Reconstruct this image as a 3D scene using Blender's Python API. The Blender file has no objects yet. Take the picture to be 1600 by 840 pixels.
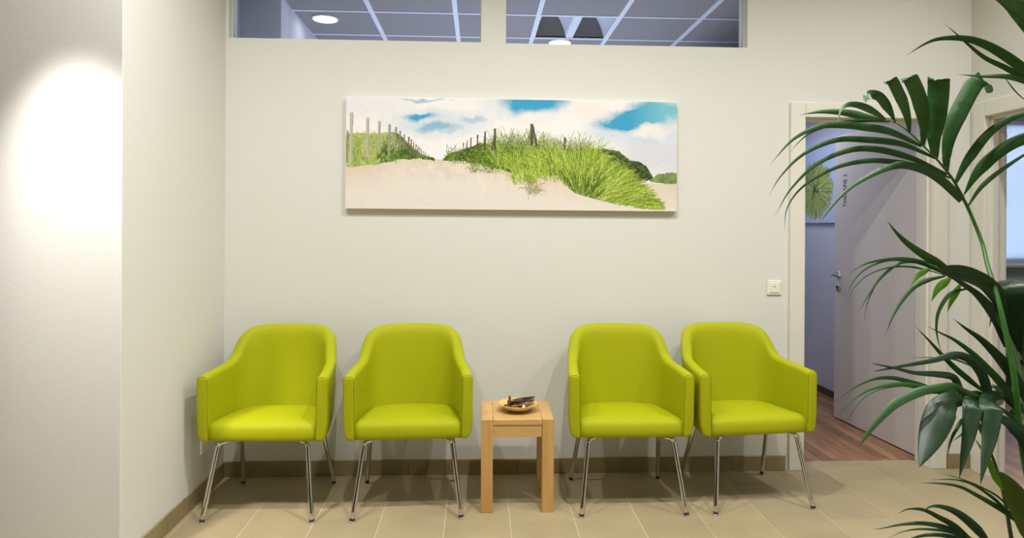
import bpy, bmesh, math, random
import numpy as np
from mathutils import Vector, Matrix, noise
PI = math.pi
sc = bpy.context.scene
C = sc.collection
rnd = random.Random(7)

# ---------------------------------------------------------------- camera, world, exposure, lamps
def S(h):
    """sRGB 0-255 triple -> linear rgba"""
    o = []
    for v in h:
        v /= 255.0
        o.append(v/12.92 if v <= .04045 else ((v+.055)/1.055)**2.4)
    return (o[0], o[1], o[2], 1.0)

F_PX, CY, ROLL, YAW, EYE = 1059.5, 353.74, .0057, .0485, 1.37
cd = bpy.data.cameras.new('camera'); cam = bpy.data.objects.new('camera', cd); C.objects.link(cam)
cd.sensor_fit = 'HORIZONTAL'; cd.sensor_width = 36.0
cd.lens = 36.0*F_PX/1600.0
cd.shift_y = -(420-CY)/1600.0
cam.matrix_world = (Matrix.Translation((0, 0, EYE)) @ Matrix.Rotation(-YAW, 4, 'Z') @
                    Matrix.Rotation(PI/2, 4, 'X') @ Matrix.Rotation(ROLL, 4, 'Z'))
cd.clip_start = .05
sc.camera = cam
sc.view_settings.view_transform = 'Standard'; sc.view_settings.look = 'None'
sc.view_settings.gamma = 1.0; sc.view_settings.use_curve_mapping = False
sc.view_settings.exposure = 0.0

wd = bpy.data.worlds.new('daylight'); sc.world = wd; wd.use_nodes = True
bgn = wd.node_tree.nodes['Background']
bgn.inputs[0].default_value = (.84, .90, 1.0, 1); bgn.inputs[1].default_value = 6.0

WARM = (1.0, .988, .958); COOL = (.86, .89, 1.0)
def area(name, loc, size, power, col, rot=(0, 0, 0), shape='DISK', sy=None, spread=None):
    l = bpy.data.lights.new(name, 'AREA'); l.shape = shape; l.size = size
    if sy: l.size_y = sy
    l.energy = power; l.color = col
    if spread: l.spread = spread
    o = bpy.data.objects.new(name, l); o.location = loc; o.rotation_euler = rot; C.objects.link(o)
    return o
def spot(name, loc, target, power, col, angle, blend, r=.04):
    l = bpy.data.lights.new(name, 'SPOT'); l.energy = power; l.color = col
    l.spot_size = math.radians(angle); l.spot_blend = blend; l.shadow_soft_size = r
    o = bpy.data.objects.new(name, l); o.location = loc
    o.rotation_euler = (Vector(target)-Vector(loc)).to_track_quat('-Z', 'Y').to_euler(); C.objects.link(o)
    return o
# downlights set in the waiting room ceiling; the two rearmost are added ambient fill
for (x, y, p) in [(-1.05, 2.3, 21), (.5, 2.3, 29), (2.45, 2.3, 22), (-.4, 1.86, 20), (1.4, 1.86, 20), (-.6, -1.2, 19), (1.6, -1.2, 19)]:
    area('downlight_and_fill', (x, y, 3.385), .08, p, WARM, spread=math.radians(146))
spot('wall_spot_lamp', (-1.62, 2.08, 2.66), (-1.50, 2.70, 1.30), 200, (1.0, .93, .905), 42, 1.0)
# neighbouring rooms
area('back_room_fill', (.3, 5.4, .9), 2.2, 46, COOL, rot=(PI, 0, 0), shape='RECTANGLE', sy=1.8)  # added fill shining up at the ceiling; no such lamp stands here
area('therapy_room_fill', (2.1, 5.2, 2.34), .6, 9, COOL, shape='RECTANGLE', sy=.8)  # added fill standing in for cool window light; no fitting here
area('side_room_lamp', (4.6, 4.6, 2.85), .8, 20, (1, .95, .9), shape='RECTANGLE', sy=.8)

# ---------------------------------------------------------------- materials
def mat(name, col, rough=.5, metal=0, spec=.5, bump=0, bscale=60, var=0, vscale=4, coat=0, emit=None, es=0):
    m = bpy.data.materials.new(name); m.use_nodes = True
    nt = m.node_tree; b = nt.nodes['Principled BSDF']
    b.inputs['Roughness'].default_value = rough; b.inputs['Metallic'].default_value = metal
    b.inputs['Specular IOR Level'].default_value = spec; b.inputs['Coat Weight'].default_value = coat
    b.inputs['Base Color'].default_value = col
    tc = nt.nodes.new('ShaderNodeTexCoord')
    if var:
        n = nt.nodes.new('ShaderNodeTexNoise'); n.inputs['Scale'].default_value = vscale; n.inputs['Detail'].default_value = 5
        nt.links.new(tc.outputs['Object'], n.inputs['Vector'])
        mr = nt.nodes.new('ShaderNodeMapRange'); mr.inputs[1].default_value = .3; mr.inputs[2].default_value = .7
        mr.inputs[3].default_value = 1-var; mr.inputs[4].default_value = 1+var
        nt.links.new(n.outputs['Fac'], mr.inputs[0])
        h = nt.nodes.new('ShaderNodeVectorMath'); h.operation = 'SCALE'; h.inputs[0].default_value = col[:3]
        nt.links.new(mr.outputs[0], h.inputs['Scale']); nt.links.new(h.outputs[0], b.inputs['Base Color'])
    if bump:
        n2 = nt.nodes.new('ShaderNodeTexNoise'); n2.inputs['Scale'].default_value = bscale; n2.inputs['Detail'].default_value = 3
        nt.links.new(tc.outputs['Object'], n2.inputs['Vector'])
        bp = nt.nodes.new('ShaderNodeBump'); bp.inputs['Strength'].default_value = bump; bp.inputs['Distance'].default_value = .002
        nt.links.new(n2.outputs['Fac'], bp.inputs['Height']); nt.links.new(bp.outputs[0], b.inputs['Normal'])
    if emit:
        b.inputs['Emission Color'].default_value = emit; b.inputs['Emission Strength'].default_value = es
    return m

def wood_mat(name, c1, c2, axis='Z', scale=1.0, rough=.45, dens=30):
    m = bpy.data.materials.new(name); m.use_nodes = True; nt = m.node_tree; b = nt.nodes['Principled BSDF']
    tc = nt.nodes.new('ShaderNodeTexCoord'); mp = nt.nodes.new('ShaderNodeMapping')
    s = {'X': (1.6, dens, dens), 'Y': (dens, 1.6, dens), 'Z': (dens, dens, 1.6)}[axis]
    mp.inputs['Scale'].default_value = [v*scale for v in s]
    n = nt.nodes.new('ShaderNodeTexNoise'); n.inputs['Scale'].default_value = 1.0; n.inputs['Detail'].default_value = 6
    n.inputs['Distortion'].default_value = .8
    cr = nt.nodes.new('ShaderNodeValToRGB'); cr.color_ramp.elements[0].position = .3; cr.color_ramp.elements[1].position = .7
    cr.color_ramp.elements[0].color = c1; cr.color_ramp.elements[1].color = c2
    nt.links.new(tc.outputs['Object'], mp.inputs['Vector']); nt.links.new(mp.outputs[0], n.inputs['Vector'])
    nt.links.new(n.outputs['Fac'], cr.inputs[0]); nt.links.new(cr.outputs[0], b.inputs['Base Color'])
    b.inputs['Roughness'].default_value = rough
    return m

def attr_mat(name, rough=.6, attr='Col', noise_amt=0, nscale=20, bump=0, transl=0, spec=.5, leaf=False):
    m = bpy.data.materials.new(name); m.use_nodes = True; nt = m.node_tree; b = nt.nodes['Principled BSDF']
    a = nt.nodes.new('ShaderNodeAttribute'); a.attribute_name = attr
    src = a.outputs['Color']
    tc = nt.nodes.new('ShaderNodeTexCoord')
    if noise_amt:
        n = nt.nodes.new('ShaderNodeTexNoise'); n.inputs['Scale'].default_value = nscale; n.inputs['Detail'].default_value = 6
        nt.links.new(tc.outputs['Object'], n.inputs['Vector'])
        mr = nt.nodes.new('ShaderNodeMapRange'); mr.inputs[1].default_value = .3; mr.inputs[2].default_value = .7
        mr.inputs[3].default_value = 1-noise_amt; mr.inputs[4].default_value = 1+noise_amt
        nt.links.new(n.outputs['Fac'], mr.inputs[0])
        h = nt.nodes.new('ShaderNodeVectorMath'); h.operation = 'SCALE'
        nt.links.new(src, h.inputs[0]); nt.links.new(mr.outputs[0], h.inputs['Scale']); src = h.outputs[0]
    nt.links.new(src, b.inputs['Base Color'])
    b.inputs['Roughness'].default_value = rough; b.inputs['Specular IOR Level'].default_value = spec
    if leaf:
        uv = nt.nodes.new('ShaderNodeUVMap'); mp = nt.nodes.new('ShaderNodeMapping'); mp.inputs['Scale'].default_value = (16, .8, 1)
        n = nt.nodes.new('ShaderNodeTexNoise'); n.inputs['Scale'].default_value = 1; n.inputs['Detail'].default_value = 2
        nt.links.new(uv.outputs[0], mp.inputs['Vector']); nt.links.new(mp.outputs[0], n.inputs['Vector'])
        bp = nt.nodes.new('ShaderNodeBump'); bp.inputs['Strength'].default_value = .14; bp.inputs['Distance'].default_value = .003
        nt.links.new(n.outputs['Fac'], bp.inputs['Height']); nt.links.new(bp.outputs[0], b.inputs['Normal'])
        t = nt.nodes.new('ShaderNodeBsdfTranslucent'); mx = nt.nodes.new('ShaderNodeMixShader'); mx.inputs[0].default_value = .10
        hs = nt.nodes.new('ShaderNodeHueSaturation'); hs.inputs['Hue'].default_value = .47; hs.inputs['Value'].default_value = 1.5
        nt.links.new(src, hs.inputs['Color']); nt.links.new(hs.outputs[0], t.inputs['Color'])
        nt.links.new(b.outputs[0], mx.inputs[1]); nt.links.new(t.outputs[0], mx.inputs[2])
        nt.links.new(mx.outputs[0], nt.nodes['Material Output'].inputs['Surface'])
    return m

def parquet_mat(name, cols, w=.07, l=.9):
    m = bpy.data.materials.new(name); m.use_nodes = True; nt = m.node_tree; b = nt.nodes['Principled BSDF']
    tc = nt.nodes.new('ShaderNodeTexCoord'); mp = nt.nodes.new('ShaderNodeMapping'); mp.inputs['Rotation'].default_value = (0, 0, PI/2)
    nt.links.new(tc.outputs['Object'], mp.inputs['Vector'])
    br = nt.nodes.new('ShaderNodeTexBrick'); br.inputs['Scale'].default_value = 1
    br.inputs['Brick Width'].default_value = l; br.inputs['Row Height'].default_value = w; br.inputs['Mortar Size'].default_value = .0012
    br.offset = .37; br.inputs['Color1'].default_value = cols[0]; br.inputs['Color2'].default_value = cols[1]
    br.inputs['Mortar'].default_value = cols[2]; br.inputs['Bias'].default_value = 0
    nt.links.new(mp.outputs[0], br.inputs['Vector'])
    mp2 = nt.nodes.new('ShaderNodeMapping'); mp2.inputs['Scale'].default_value = (45, 3, 1)
    nt.links.new(tc.outputs['Object'], mp2.inputs['Vector'])
    n = nt.nodes.new('ShaderNodeTexNoise'); n.inputs['Scale'].default_value = 1; n.inputs['Detail'].default_value = 5
    nt.links.new(mp2.outputs[0], n.inputs['Vector'])
    mr = nt.nodes.new('ShaderNodeMapRange'); mr.inputs[1].default_value = .3; mr.inputs[2].default_value = .7; mr.inputs[3].default_value = .75; mr.inputs[4].default_value = 1.25
    nt.links.new(n.outputs['Fac'], mr.inputs[0])
    h = nt.nodes.new('ShaderNodeVectorMath'); h.operation = 'SCALE'
    nt.links.new(br.outputs['Color'], h.inputs[0]); nt.links.new(mr.outputs[0], h.inputs['Scale'])
    nt.links.new(h.outputs[0], b.inputs['Base Color']); b.inputs['Roughness'].default_value = .4
    return m

M = {}
M['far'] = mat('far_wall_darkened', S((104, 98, 92)), .9)  # unseen walls, darkened to cut bounce light and darken chrome reflections
M['wall'] = mat('wall_paint', S((223, 223, 217)), .85, bump=.15, bscale=180, spec=.25)
M['wall_cool'] = mat('room_wall_paint', S((205, 208, 222)), .85, spec=.2)
M['ceiling'] = mat('ceiling_paint', S((235, 232, 222)), .9)
M['grout'] = mat('grout', S((205, 194, 160)), .9)
M['tile'] = attr_mat('floor_tile', .38, noise_amt=.10, nscale=3.2, spec=.45)
M['tile2'] = mat('skirting_tile', S((150, 134, 98)), .42, var=.13, vscale=5)
M['frame'] = mat('door_frame_lacquer', S((228, 225, 214)), .38)
M['door'] = mat('door_leaf_lacquer', S((214, 208, 203)), .45)
M['fabric'] = mat('lime_upholstery', S((168, 172, 12)), .6, bump=.25, bscale=420, spec=.22)
M['seam'] = mat('lime_piping', S((120, 124, 6)), .6)
M['chrome'] = mat('chrome_tube', (.66, .65, .64, 1), .07, metal=1)
M['steel'] = mat('brushed_steel', (.6, .6, .62, 1), .28, metal=1)
M['black'] = mat('black_plastic', (.012, .012, .013, 1), .4)
M['clear'] = mat('clear_glide', (.7, .72, .72, 1), .15)
M['woodleg'] = wood_mat('beech_legs', S((192, 148, 84)), S((212, 170, 106)), 'Z')
M['woodtop'] = wood_mat('beech_top', S((196, 154, 92)), S((216, 178, 118)), 'X', dens=18)
M['bowl'] = wood_mat('turned_bowl', S((214, 170, 92)), S((232, 196, 122)), 'X', dens=30)
M['bark'] = mat('dark_bark', S((66, 40, 28)), .6, var=.5, vscale=60, bump=.6, bscale=300)
M['bark2'] = mat('brown_bark', S((104, 66, 42)), .6, var=.4, vscale=60, bump=.6, bscale=300)
M['pith'] = mat('pale_pith', S((235, 228, 205)), .7)
M['plastic'] = mat('white_plastic', S((238, 236, 222)), .35)
M['canvas'] = mat('canvas_edge', S((238, 234, 222)), .8)
M['print'] = attr_mat('printed_canvas', .75, spec=.15)
M['tbar'] = mat('ceiling_grid', S((222, 228, 245)), .5)
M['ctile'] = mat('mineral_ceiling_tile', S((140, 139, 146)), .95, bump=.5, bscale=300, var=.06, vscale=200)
M['lampface'] = mat('lit_diffuser', (1, 1, 1, 1), .5, emit=(1, .99, .96, 1), es=9.0)
M['reflector'] = mat('white_reflector', S((225, 232, 248)), .3)
M['endplate'] = mat('grey_end_plate', S((112, 108, 104)), .6)
M['parquet'] = parquet_mat('oak_strip_floor', [S((168, 126, 92)), S((128, 92, 66)), S((70, 48, 34))])
M['parquet2'] = parquet_mat('pale_strip_floor', [S((190, 150, 120)), S((150, 116, 92)), S((84, 60, 46))])
M['leaf'] = attr_mat('palm_leaf', .38, leaf=True, spec=.34)
M['stem'] = attr_mat('palm_stem', .4, noise_amt=.15, nscale=30)
M['pot'] = mat('pot_glaze', S((70, 68, 66)), .4)
M['soil'] = mat('potting_soil', S((50, 36, 26)), .95, bump=1, bscale=80)
M['letter'] = mat('black_lettering', S((24, 22, 30)), .5)
M['grey'] = mat('grey_upholstery', S((70, 72, 86)), .7)
M['greywall'] = mat('grey_panel', S((150, 148, 150)), .7)
M['beige'] = mat('beige_lacquer', S((186, 168, 150)), .5)
M['lime2'] = mat('lime_cover', S((150, 205, 60)), .6)
gl = bpy.data.materials.new('window_glass'); gl.use_nodes = True; nt = gl.node_tree
for n in list(nt.nodes):
    if n.type != 'OUTPUT_MATERIAL': nt.nodes.remove(n)
tr = nt.nodes.new('ShaderNodeBsdfTransparent'); tr.inputs[0].default_value = (.93, .96, .97, 1)
gs = nt.nodes.new('ShaderNodeBsdfGlossy'); gs.inputs['Roughness'].default_value = .0
fz = nt.nodes.new('ShaderNodeFresnel'); fz.inputs[0].default_value = 1.45
mx = nt.nodes.new('ShaderNodeMixShader')
nt.links.new(fz.outputs[0], mx.inputs[0]); nt.links.new(tr.outputs[0], mx.inputs[1]); nt.links.new(gs.outputs[0], mx.inputs[2])
nt.links.new(mx.outputs[0], nt.nodes['Material Output'].inputs['Surface'])
M['glass'] = gl

# ---------------------------------------------------------------- mesh helpers
def obj(name, bm, m, parent=None, smooth=False, loc=None):
    me = bpy.data.meshes.new(name)
    bmesh.ops.recalc_face_normals(bm, faces=bm.faces)
    if smooth:
        for f in bm.faces: f.smooth = True
    bm.to_mesh(me); bm.free()
    for k in (m if isinstance(m, (list, tuple)) else [m]): me.materials.append(k)
    o = bpy.data.objects.new(name, me); C.objects.link(o)
    if parent: o.parent = parent
    if loc: o.location = loc
    return o
def thing(name, label, cat, loc=(0, 0, 0), rotz=0, group=None):
    o = bpy.data.objects.new(name, None); o.empty_display_size = .1; C.objects.link(o)
    o.location = loc; o.rotation_euler = (0, 0, rotz); o['label'] = label; o['category'] = cat
    if group: o['group'] = group
    return o
def tag(o, label, cat, group=None):
    o['label'] = label; o['category'] = cat
    if group: o['group'] = group
    return o
def struct(o): o['kind'] = 'structure'; return o
def bx(bm, x0, x1, y0, y1, z0, z1, bev=0, seg=2, mi=0):
    r = bmesh.ops.create_cube(bm, size=1)
    vs = r['verts']
    for v in vs:
        v.co = Vector((x0+(v.co.x+.5)*(x1-x0), y0+(v.co.y+.5)*(y1-y0), z0+(v.co.z+.5)*(z1-z0)))
    fs = set(f for v in vs for f in v.link_faces)
    for f in fs: f.material_index = mi
    if bev:
        es = list(set(e for v in vs for e in v.link_edges))
        bmesh.ops.bevel(bm, geom=es, offset=bev, segments=seg, profile=.5, affect='EDGES')
def box(name, x0, x1, y0, y1, z0, z1, m, parent=None, bev=0, seg=2, smooth=False):
    bm = bmesh.new(); bx(bm, x0, x1, y0, y1, z0, z1, bev, seg); return obj(name, bm, m, parent, smooth)
def tube(bm, pts, rad, seg=14, cap=True, mi=0):
    pts = [Vector(p) for p in pts]; n = len(pts)
    rr = rad if isinstance(rad, (list, tuple)) else [rad]*n
    t0 = (pts[1]-pts[0]).normalized(); up = Vector((0, 0, 1)) if abs(t0.z) < .9 else Vector((0, 1, 0))
    a = t0.cross(up).normalized(); rings = []
    for i, p in enumerate(pts):
        t = (pts[min(i+1, n-1)]-pts[max(i-1, 0)]).normalized()
        a = (a-t*a.dot(t)).normalized(); b = t.cross(a)
        rings.append([bm.verts.new(p+(a*math.cos(2*PI*k/seg)+b*math.sin(2*PI*k/seg))*rr[i]) for k in range(seg)])
    for i in range(n-1):
        for k in range(seg):
            f = bm.faces.new((rings[i][k], rings[i][(k+1) % seg], rings[i+1][(k+1) % seg], rings[i+1][k])); f.material_index = mi
    if cap:
        bm.faces.new(rings[0][::-1]).material_index = mi; bm.faces.new(rings[-1]).material_index = mi
def lathe(bm, prof, c=(0, 0, 0), seg=40, axis='Z'):
    rings = []
    for r, h in prof:
        ring = []
        for k in range(seg):
            a = 2*PI*k/seg
            p = (r*math.cos(a), r*math.sin(a), h) if axis == 'Z' else ((h, r*math.cos(a), r*math.sin(a)) if axis == 'X' else (r*math.cos(a), h, r*math.sin(a)))
            ring.append(bm.verts.new(Vector(p)+Vector(c)))
        rings.append(ring)
    for i in range(len(rings)-1):
        for k in range(seg): bm.faces.new((rings[i][k], rings[i][(k+1) % seg], rings[i+1][(k+1) % seg], rings[i+1][k]))
    bm.faces.new(rings[0][::-1]); bm.faces.new(rings[-1])
def loft(bm, rings, closed=True, caps=True):
    rs = [[bm.verts.new(p) for p in r] for r in rings]; n = len(rs[0])
    for i in range(len(rs)-1):
        for k in range(n if closed else n-1):
            bm.faces.new((rs[i][k], rs[i][(k+1) % n], rs[i+1][(k+1) % n], rs[i+1][k]))
    if caps: bm.faces.new(rs[0][::-1]); bm.faces.new(rs[-1])
    return rs
def smooth_path(pts, sub=6):
    """Catmull-Rom through points of any dimension"""
    P = [np.array(p, float) for p in pts]; out = []
    for i in range(len(P)-1):
        p0 = P[i-1] if i else 2*P[0]-P[1]; p1 = P[i]; p2 = P[i+1]; p3 = P[i+2] if i+2 < len(P) else 2*P[-1]-P[-2]
        for k in range(sub):
            t = k/sub
            out.append(.5*((2*p1)+(-p0+p2)*t+(2*p0-5*p1+4*p2-p3)*t*t+(-p0+3*p1-3*p2+p3)*t**3))
    out.append(P[-1]); return out
def set_col(o, cols):
    """cols: one rgba per face"""
    me = o.data; ca = me.color_attributes.new('Col', 'FLOAT_COLOR', 'CORNER')
    a = np.empty((len(me.loops), 4), np.float32)
    for p in me.polygons:
        a[p.loop_start:p.loop_start+p.loop_total] = cols[p.index]
    ca.data.foreach_set('color', a.ravel())

# ---------------------------------------------------------------- setting
D = 3.765; XL = -1.383; YL = 2.698; XR = 2.82; WT = .13; TOPZ = 3.4
def wall_with_holes(name, u0, u1, z0, z1, holes, plane, a, b, m):
    """wall slab in the XZ ('y') or YZ ('x') plane between depths a..b, rectangular holes (u0,u1,z0,z1)"""
    us = sorted(set([u0, u1]+[h[0] for h in holes]+[h[1] for h in holes])); zs = sorted(set([z0, z1]+[h[2] for h in holes]+[h[3] for h in holes]))
    us = [u for u in us if u0 <= u <= u1]; zs = [z for z in zs if z0 <= z <= z1]
    bm = bmesh.new()
    def solid(i, j):
        if i < 0 or j < 0 or i >= len(us)-1 or j >= len(zs)-1: return False
        cu = (us[i]+us[i+1])/2; cz = (zs[j]+zs[j+1])/2
        return not any(h[0] < cu < h[1] and h[2] < cz < h[3] for h in holes)
    P = (lambda u, d, z: (u, d, z)) if plane == 'y' else (lambda u, d, z: (d, u, z))
    vc = {}
    def v(u, d, z):
        k = (round(u, 5), round(d, 5), round(z, 5))
        if k not in vc: vc[k] = bm.verts.new(P(u, d, z))
        return vc[k]
    for i in range(len(us)-1):
        for j in range(len(zs)-1):
            if not solid(i, j): continue
            ua, ub, za, zb = us[i], us[i+1], zs[j], zs[j+1]
            for d in (a, b): bm.faces.new((v(ua, d, za), v(ub, d, za), v(ub, d, zb), v(ua, d, zb)))
            if not solid(i-1, j): bm.faces.new((v(ua, a, za), v(ua, b, za), v(ua, b, zb), v(ua, a, zb)))
            if not solid(i+1, j): bm.faces.new((v(ub, a, za), v(ub, b, za), v(ub, b, zb), v(ub, a, zb)))
            if not solid(i, j-1): bm.faces.new((v(ua, a, za), v(ub, a, za), v(ub, b, za), v(ua, b, za)))
            if not solid(i, j+1): bm.faces.new((v(ua, a, zb), v(ub, a, zb), v(ub, b, zb), v(ua, b, zb)))
    return struct(obj(name, bm, m))

# floor: grout bed with individually cut tiles
bm = bmesh.new(); bx(bm, -3.4, XR+.02, -4.0, 3.9, -.06, -.0008)
nb = len(bm.faces)
X0, PW, TL = -1.0545, .3014, .59
offs = {-2: 3.21, -1: 3.21, 0: 3.54, 1: 3.206, 2: 3.52, 3: 3.30, 4: 3.15, 5: 3.30, 6: 3.495, 7: 3.10, 8: 3.015, 9: 3.115, 10: 3.21, 11: 3.4, 12: 3.05}
tile_cols = []
for k in range(-8, 13):
    xa = max(X0+k*PW+.0016, -3.4); xb = min(X0+(k+1)*PW-.0016, XR+.02)
    if xb <= xa: continue
    off = offs.get(k, 3.0+rnd.random()*.5)
    j = -14
    while True:
        ya = off+j*TL+.0016; yb = off+(j+1)*TL-.0016; j += 1
        if yb < -4.0: continue
        if ya > 3.9: break
        y0, y1 = max(ya, -4.0), min(yb, 3.895)
        if y1 - y0 < .01: continue
        n0 = len(bm.faces); bx(bm, xa, xb, y0, y1, -.002, 0)
        g = rnd.uniform(.94, 1.06); c = S((168, 153, 119)); tile_cols += [(c[0]*g, c[1]*g, c[2]*g*rnd.uniform(.97, 1.03), 1)]*(len(bm.faces)-n0)
for i, f in enumerate(bm.faces): f.material_index = 0 if i < nb else 1
me_cols = [S((205, 194, 160))]*nb+tile_cols
o = obj('floor', bm, [M['grout'], M['tile']]); set_col(o, me_cols); struct(o)

wall_with_holes('wall_back', XL-.3, XR+.095, -.05, TOPZ+.05, [(-1.369, .006, 2.39, 2.9), (.141, 1.51, 2.388, 2.9), (1.80, 2.63, -.06, 2.03)], 'y', D, D+WT, M['wall'])
struct(box('wall_left', -3.6, XL, YL, D+WT-.001, -.05, TOPZ+.05, M['wall'], bev=.003))
struct(box('wall_outer_left', -3.72, -3.4, -4.1, YL, -.05, TOPZ+.05, M['far']))
struct(box('wall_front', -3.5, XR+.2, -4.15, -4.0, -.05, TOPZ+.05, M['far']))
wall_with_holes('wall_right', -4.1, D, -.05, TOPZ+.05, [(2.74, 3.66, -.06, 2.04)], 'x', XR, XR+.10, M['wall'])
struct(box('ceiling', -3.5, XR+.1, -4.1, D, TOPZ, TOPZ+.1, M['ceiling']))

# tiled skirting with joints
def skirting(name, segs, fixed, axis):
    bm = bmesh.new()
    for a, b in segs:
        if axis == 'x': bx(bm, a+.0005, b-.0005, fixed-.010, fixed-.0005, .001, .083, .0012, 1)
        else: bx(bm, fixed+.0005, fixed+.010, a+.001, b-.001, .001, .083, .0012, 1)
    return struct(obj(name, bm, M['tile2']))
skirting('baseboard_back', [(XL+.011, -.98), (-.98, -.38), (-.38, .22), (.22, .83), (.83, 1.43), (1.43, 1.741)], D, 'x')
skirting('baseboard_back_right', [(2.683, XR)], D, 'x')
skirting('baseboard_left', [(YL, 3.27), (3.27, D-.011)], XL, 'y')

# transom windows with their glass
for n, (a, b) in enumerate([(-1.369, .006), (.141, 1.51)]):
    t = bpy.data.objects.new('window_%d' % (n+1), None); C.objects.link(t); t['kind'] = 'structure'
    t.location = ((a+b)/2, D+.065, 2.39)
    cx = (a+b)/2
    f = bmesh.new()
    bx(f, a-cx+.0005, a-cx+.004, -.012, .012, -.002, .5095); bx(f, b-cx-.004, b-cx-.0005, -.012, .012, -.002, .5095)
    bx(f, a-cx+.004, b-cx-.004, -.012, .012, .503, .5095); bx(f, a-cx+.004, b-cx-.004, -.012, .012, -.002, .002)
    obj('window_frame', f, M['frame'], t)
    g = bmesh.new(); bx(g, a-cx+.004, b-cx-.004, -.003, .003, .002, .503); obj('glass_pane', g, M['glass'], t)

# ---- room behind the transom
struct(box('wall_back_room_left', -1.75, -1.335, 4.62, 6.8, -.05, 3.0, M['wall_cool']))
struct(box('wall_back_room_left_recess', -1.75, -1.6, D+WT, 4.62, -.05, 3.0, M['wall_cool']))
struct(box('wall_back_room_right', 1.62, 1.70, D+WT, 6.8, -.05, 2.36, M['wall_cool']))
struct(box('wall_back_room_upper_right', 2.871, 2.969, D+WT, 6.8, 2.36, 3.2, M['wall_cool']))
struct(box('wall_back_room_back', -1.75, 2.969, 6.8, 6.9, -.05, 3.2, M['wall_cool']))
struct(box('floor_back_room', -1.75, 1.70, D+WT, 6.8, -.05, 0, M['parquet']))
ZC = 2.905; XC0 = -.778
rows = [4.8994-.6*2+.6*i for i in range(7)]
cols = [XC0-.6+.6*i for i in range(8)]
bm = bmesh.new()
xs = [-1.6]+cols+[2.87]; xs = sorted(set([round(x, 4) for x in xs]))
for i in range(len(xs)-1):
    for j in range(len(rows)-1):
        x0, x1 = xs[i], xs[i+1]; y0, y1 = max(rows[j], D+WT), min(rows[j+1], 6.8)
        if y1 <= y0: continue
        if abs((x0+x1)/2-(XC0+2.5*.6)) < .05 and abs((y0+y1)/2-5.2) < .05: continue
        bx(bm, x0+.006, x1-.006, y0+.006, y1-.006, ZC, ZC+.015)
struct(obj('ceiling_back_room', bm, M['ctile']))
bm = bmesh.new()
for x in xs[1:-1]: bx(bm, x-.017, x+.017, D+WT, 6.8, ZC-.006, ZC)
for y in rows:
    if D+WT < y < 6.8:
        for i in range(len(xs)-1): bx(bm, xs[i]+.017, xs[i+1]-.017, y-.012, y+.012, ZC-.006, ZC)
struct(obj('trim_ceiling_grid', bm, M['tbar']))
struct(box('ceiling_back_room_slab', -1.75, 2.87, D+WT, 6.8, ZC+.25, ZC+.30, M['ctile']))

def downlight(x, y, label):
    t = thing('recessed_downlight', label, 'ceiling light', (x, y, ZC-.001))
    bm = bmesh.new(); lathe(bm, [(.080, -.004), (.086, -.012), (.094, -.012), (.097, -.006), (.097, -.0005), (.080, -.0005)], seg=48)
    obj('trim_ring', bm, M['plastic'], t, True)
    bm = bmesh.new(); lathe(bm, [(.001, -.0135), (.04, -.0135), (.084, -.0125), (.085, -.0115), (.001, -.0115)], seg=48)
    obj('diffuser', bm, M['lampface'], t, True)
    return t
downlight(-1.147, 5.08, 'bright round ceiling downlight seen through the left transom window')
downlight(.661, 5.605, 'bright round ceiling downlight seen through the right transom window, below the square light fitting')

# square light fitting with two arched vaults
t = thing('square_light_fitting', 'square recessed ceiling light with two arched vaults behind the right transom window', 'ceiling light', (XC0+1.5, 5.1994, ZC))
def mprof(x):     # height of the reflector above the ceiling plane, x in -.28...28
    a = abs(x)
    f = (a-.030)/.25
    return .215*math.sin(PI*f)**.75 if 0 < f < 1 else 0
bm = bmesh.new(); N = 60
prev = None
for i in range(N+1):
    x = -.28+.56*i/N; z = mprof(x)
    row = [bm.verts.new((x, y, z)) for y in (-.275, .275)]
    if prev: bm.faces.new((prev[0], prev[1], row[1], row[0]))
    prev = row
obj('reflector', bm, M['reflector'], t, True)
for y in (-.276, .276):
    bm = bmesh.new(); prev = None
    for i in range(N+1):
        x = -.28+.56*i/N; z = mprof(x)
        row = [bm.verts.new((x, y, -.001)), bm.verts.new((x, y, z+.0005))]
        if prev: bm.faces.new((prev[0], row[0], row[1], prev[1]))
        prev = row
    obj('end_plate', bm, M['endplate'], t)
bm = bmesh.new()
bx(bm, -.292, -.278, -.285, .285, -.004, .01); bx(bm, .278, .292, -.285, .285, -.004, .01)
bx(bm, -.278, .278, -.285, -.276, -.004, .01); bx(bm, -.278, .278, .276, .285, -.004, .01)
obj('rim', bm, M['reflector'], t)

# ---- therapy room behind the left-hand door
TX1 = 2.87
struct(box('wall_therapy_right', TX1, TX1+.05, D+WT, 6.6, -.05, 2.36, M['wall_cool']))
struct(box('wall_therapy_left', 1.701, 1.76, D+WT, 6.6, -.05, 2.36, M['wall_cool']))
struct(box('wall_therapy_back', 1.70, TX1+.1, 6.6, 6.7, -.05, 2.36, M['wall_cool']))
struct(box('ceiling_therapy', 1.70, TX1+.1, D+WT, 6.7, 2.36, 2.41, M['wall_cool']))
struct(box('floor_therapy', 1.70, TX1+.1, 3.9, 6.7, -.05, 0, M['parquet']))
struct(box('baseboard_therapy', TX1-.014, TX1-.0005, D+WT, 6.6, .001, .055, mat('dark_skirting', S((84, 66, 60)), .5), bev=.003))
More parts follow.
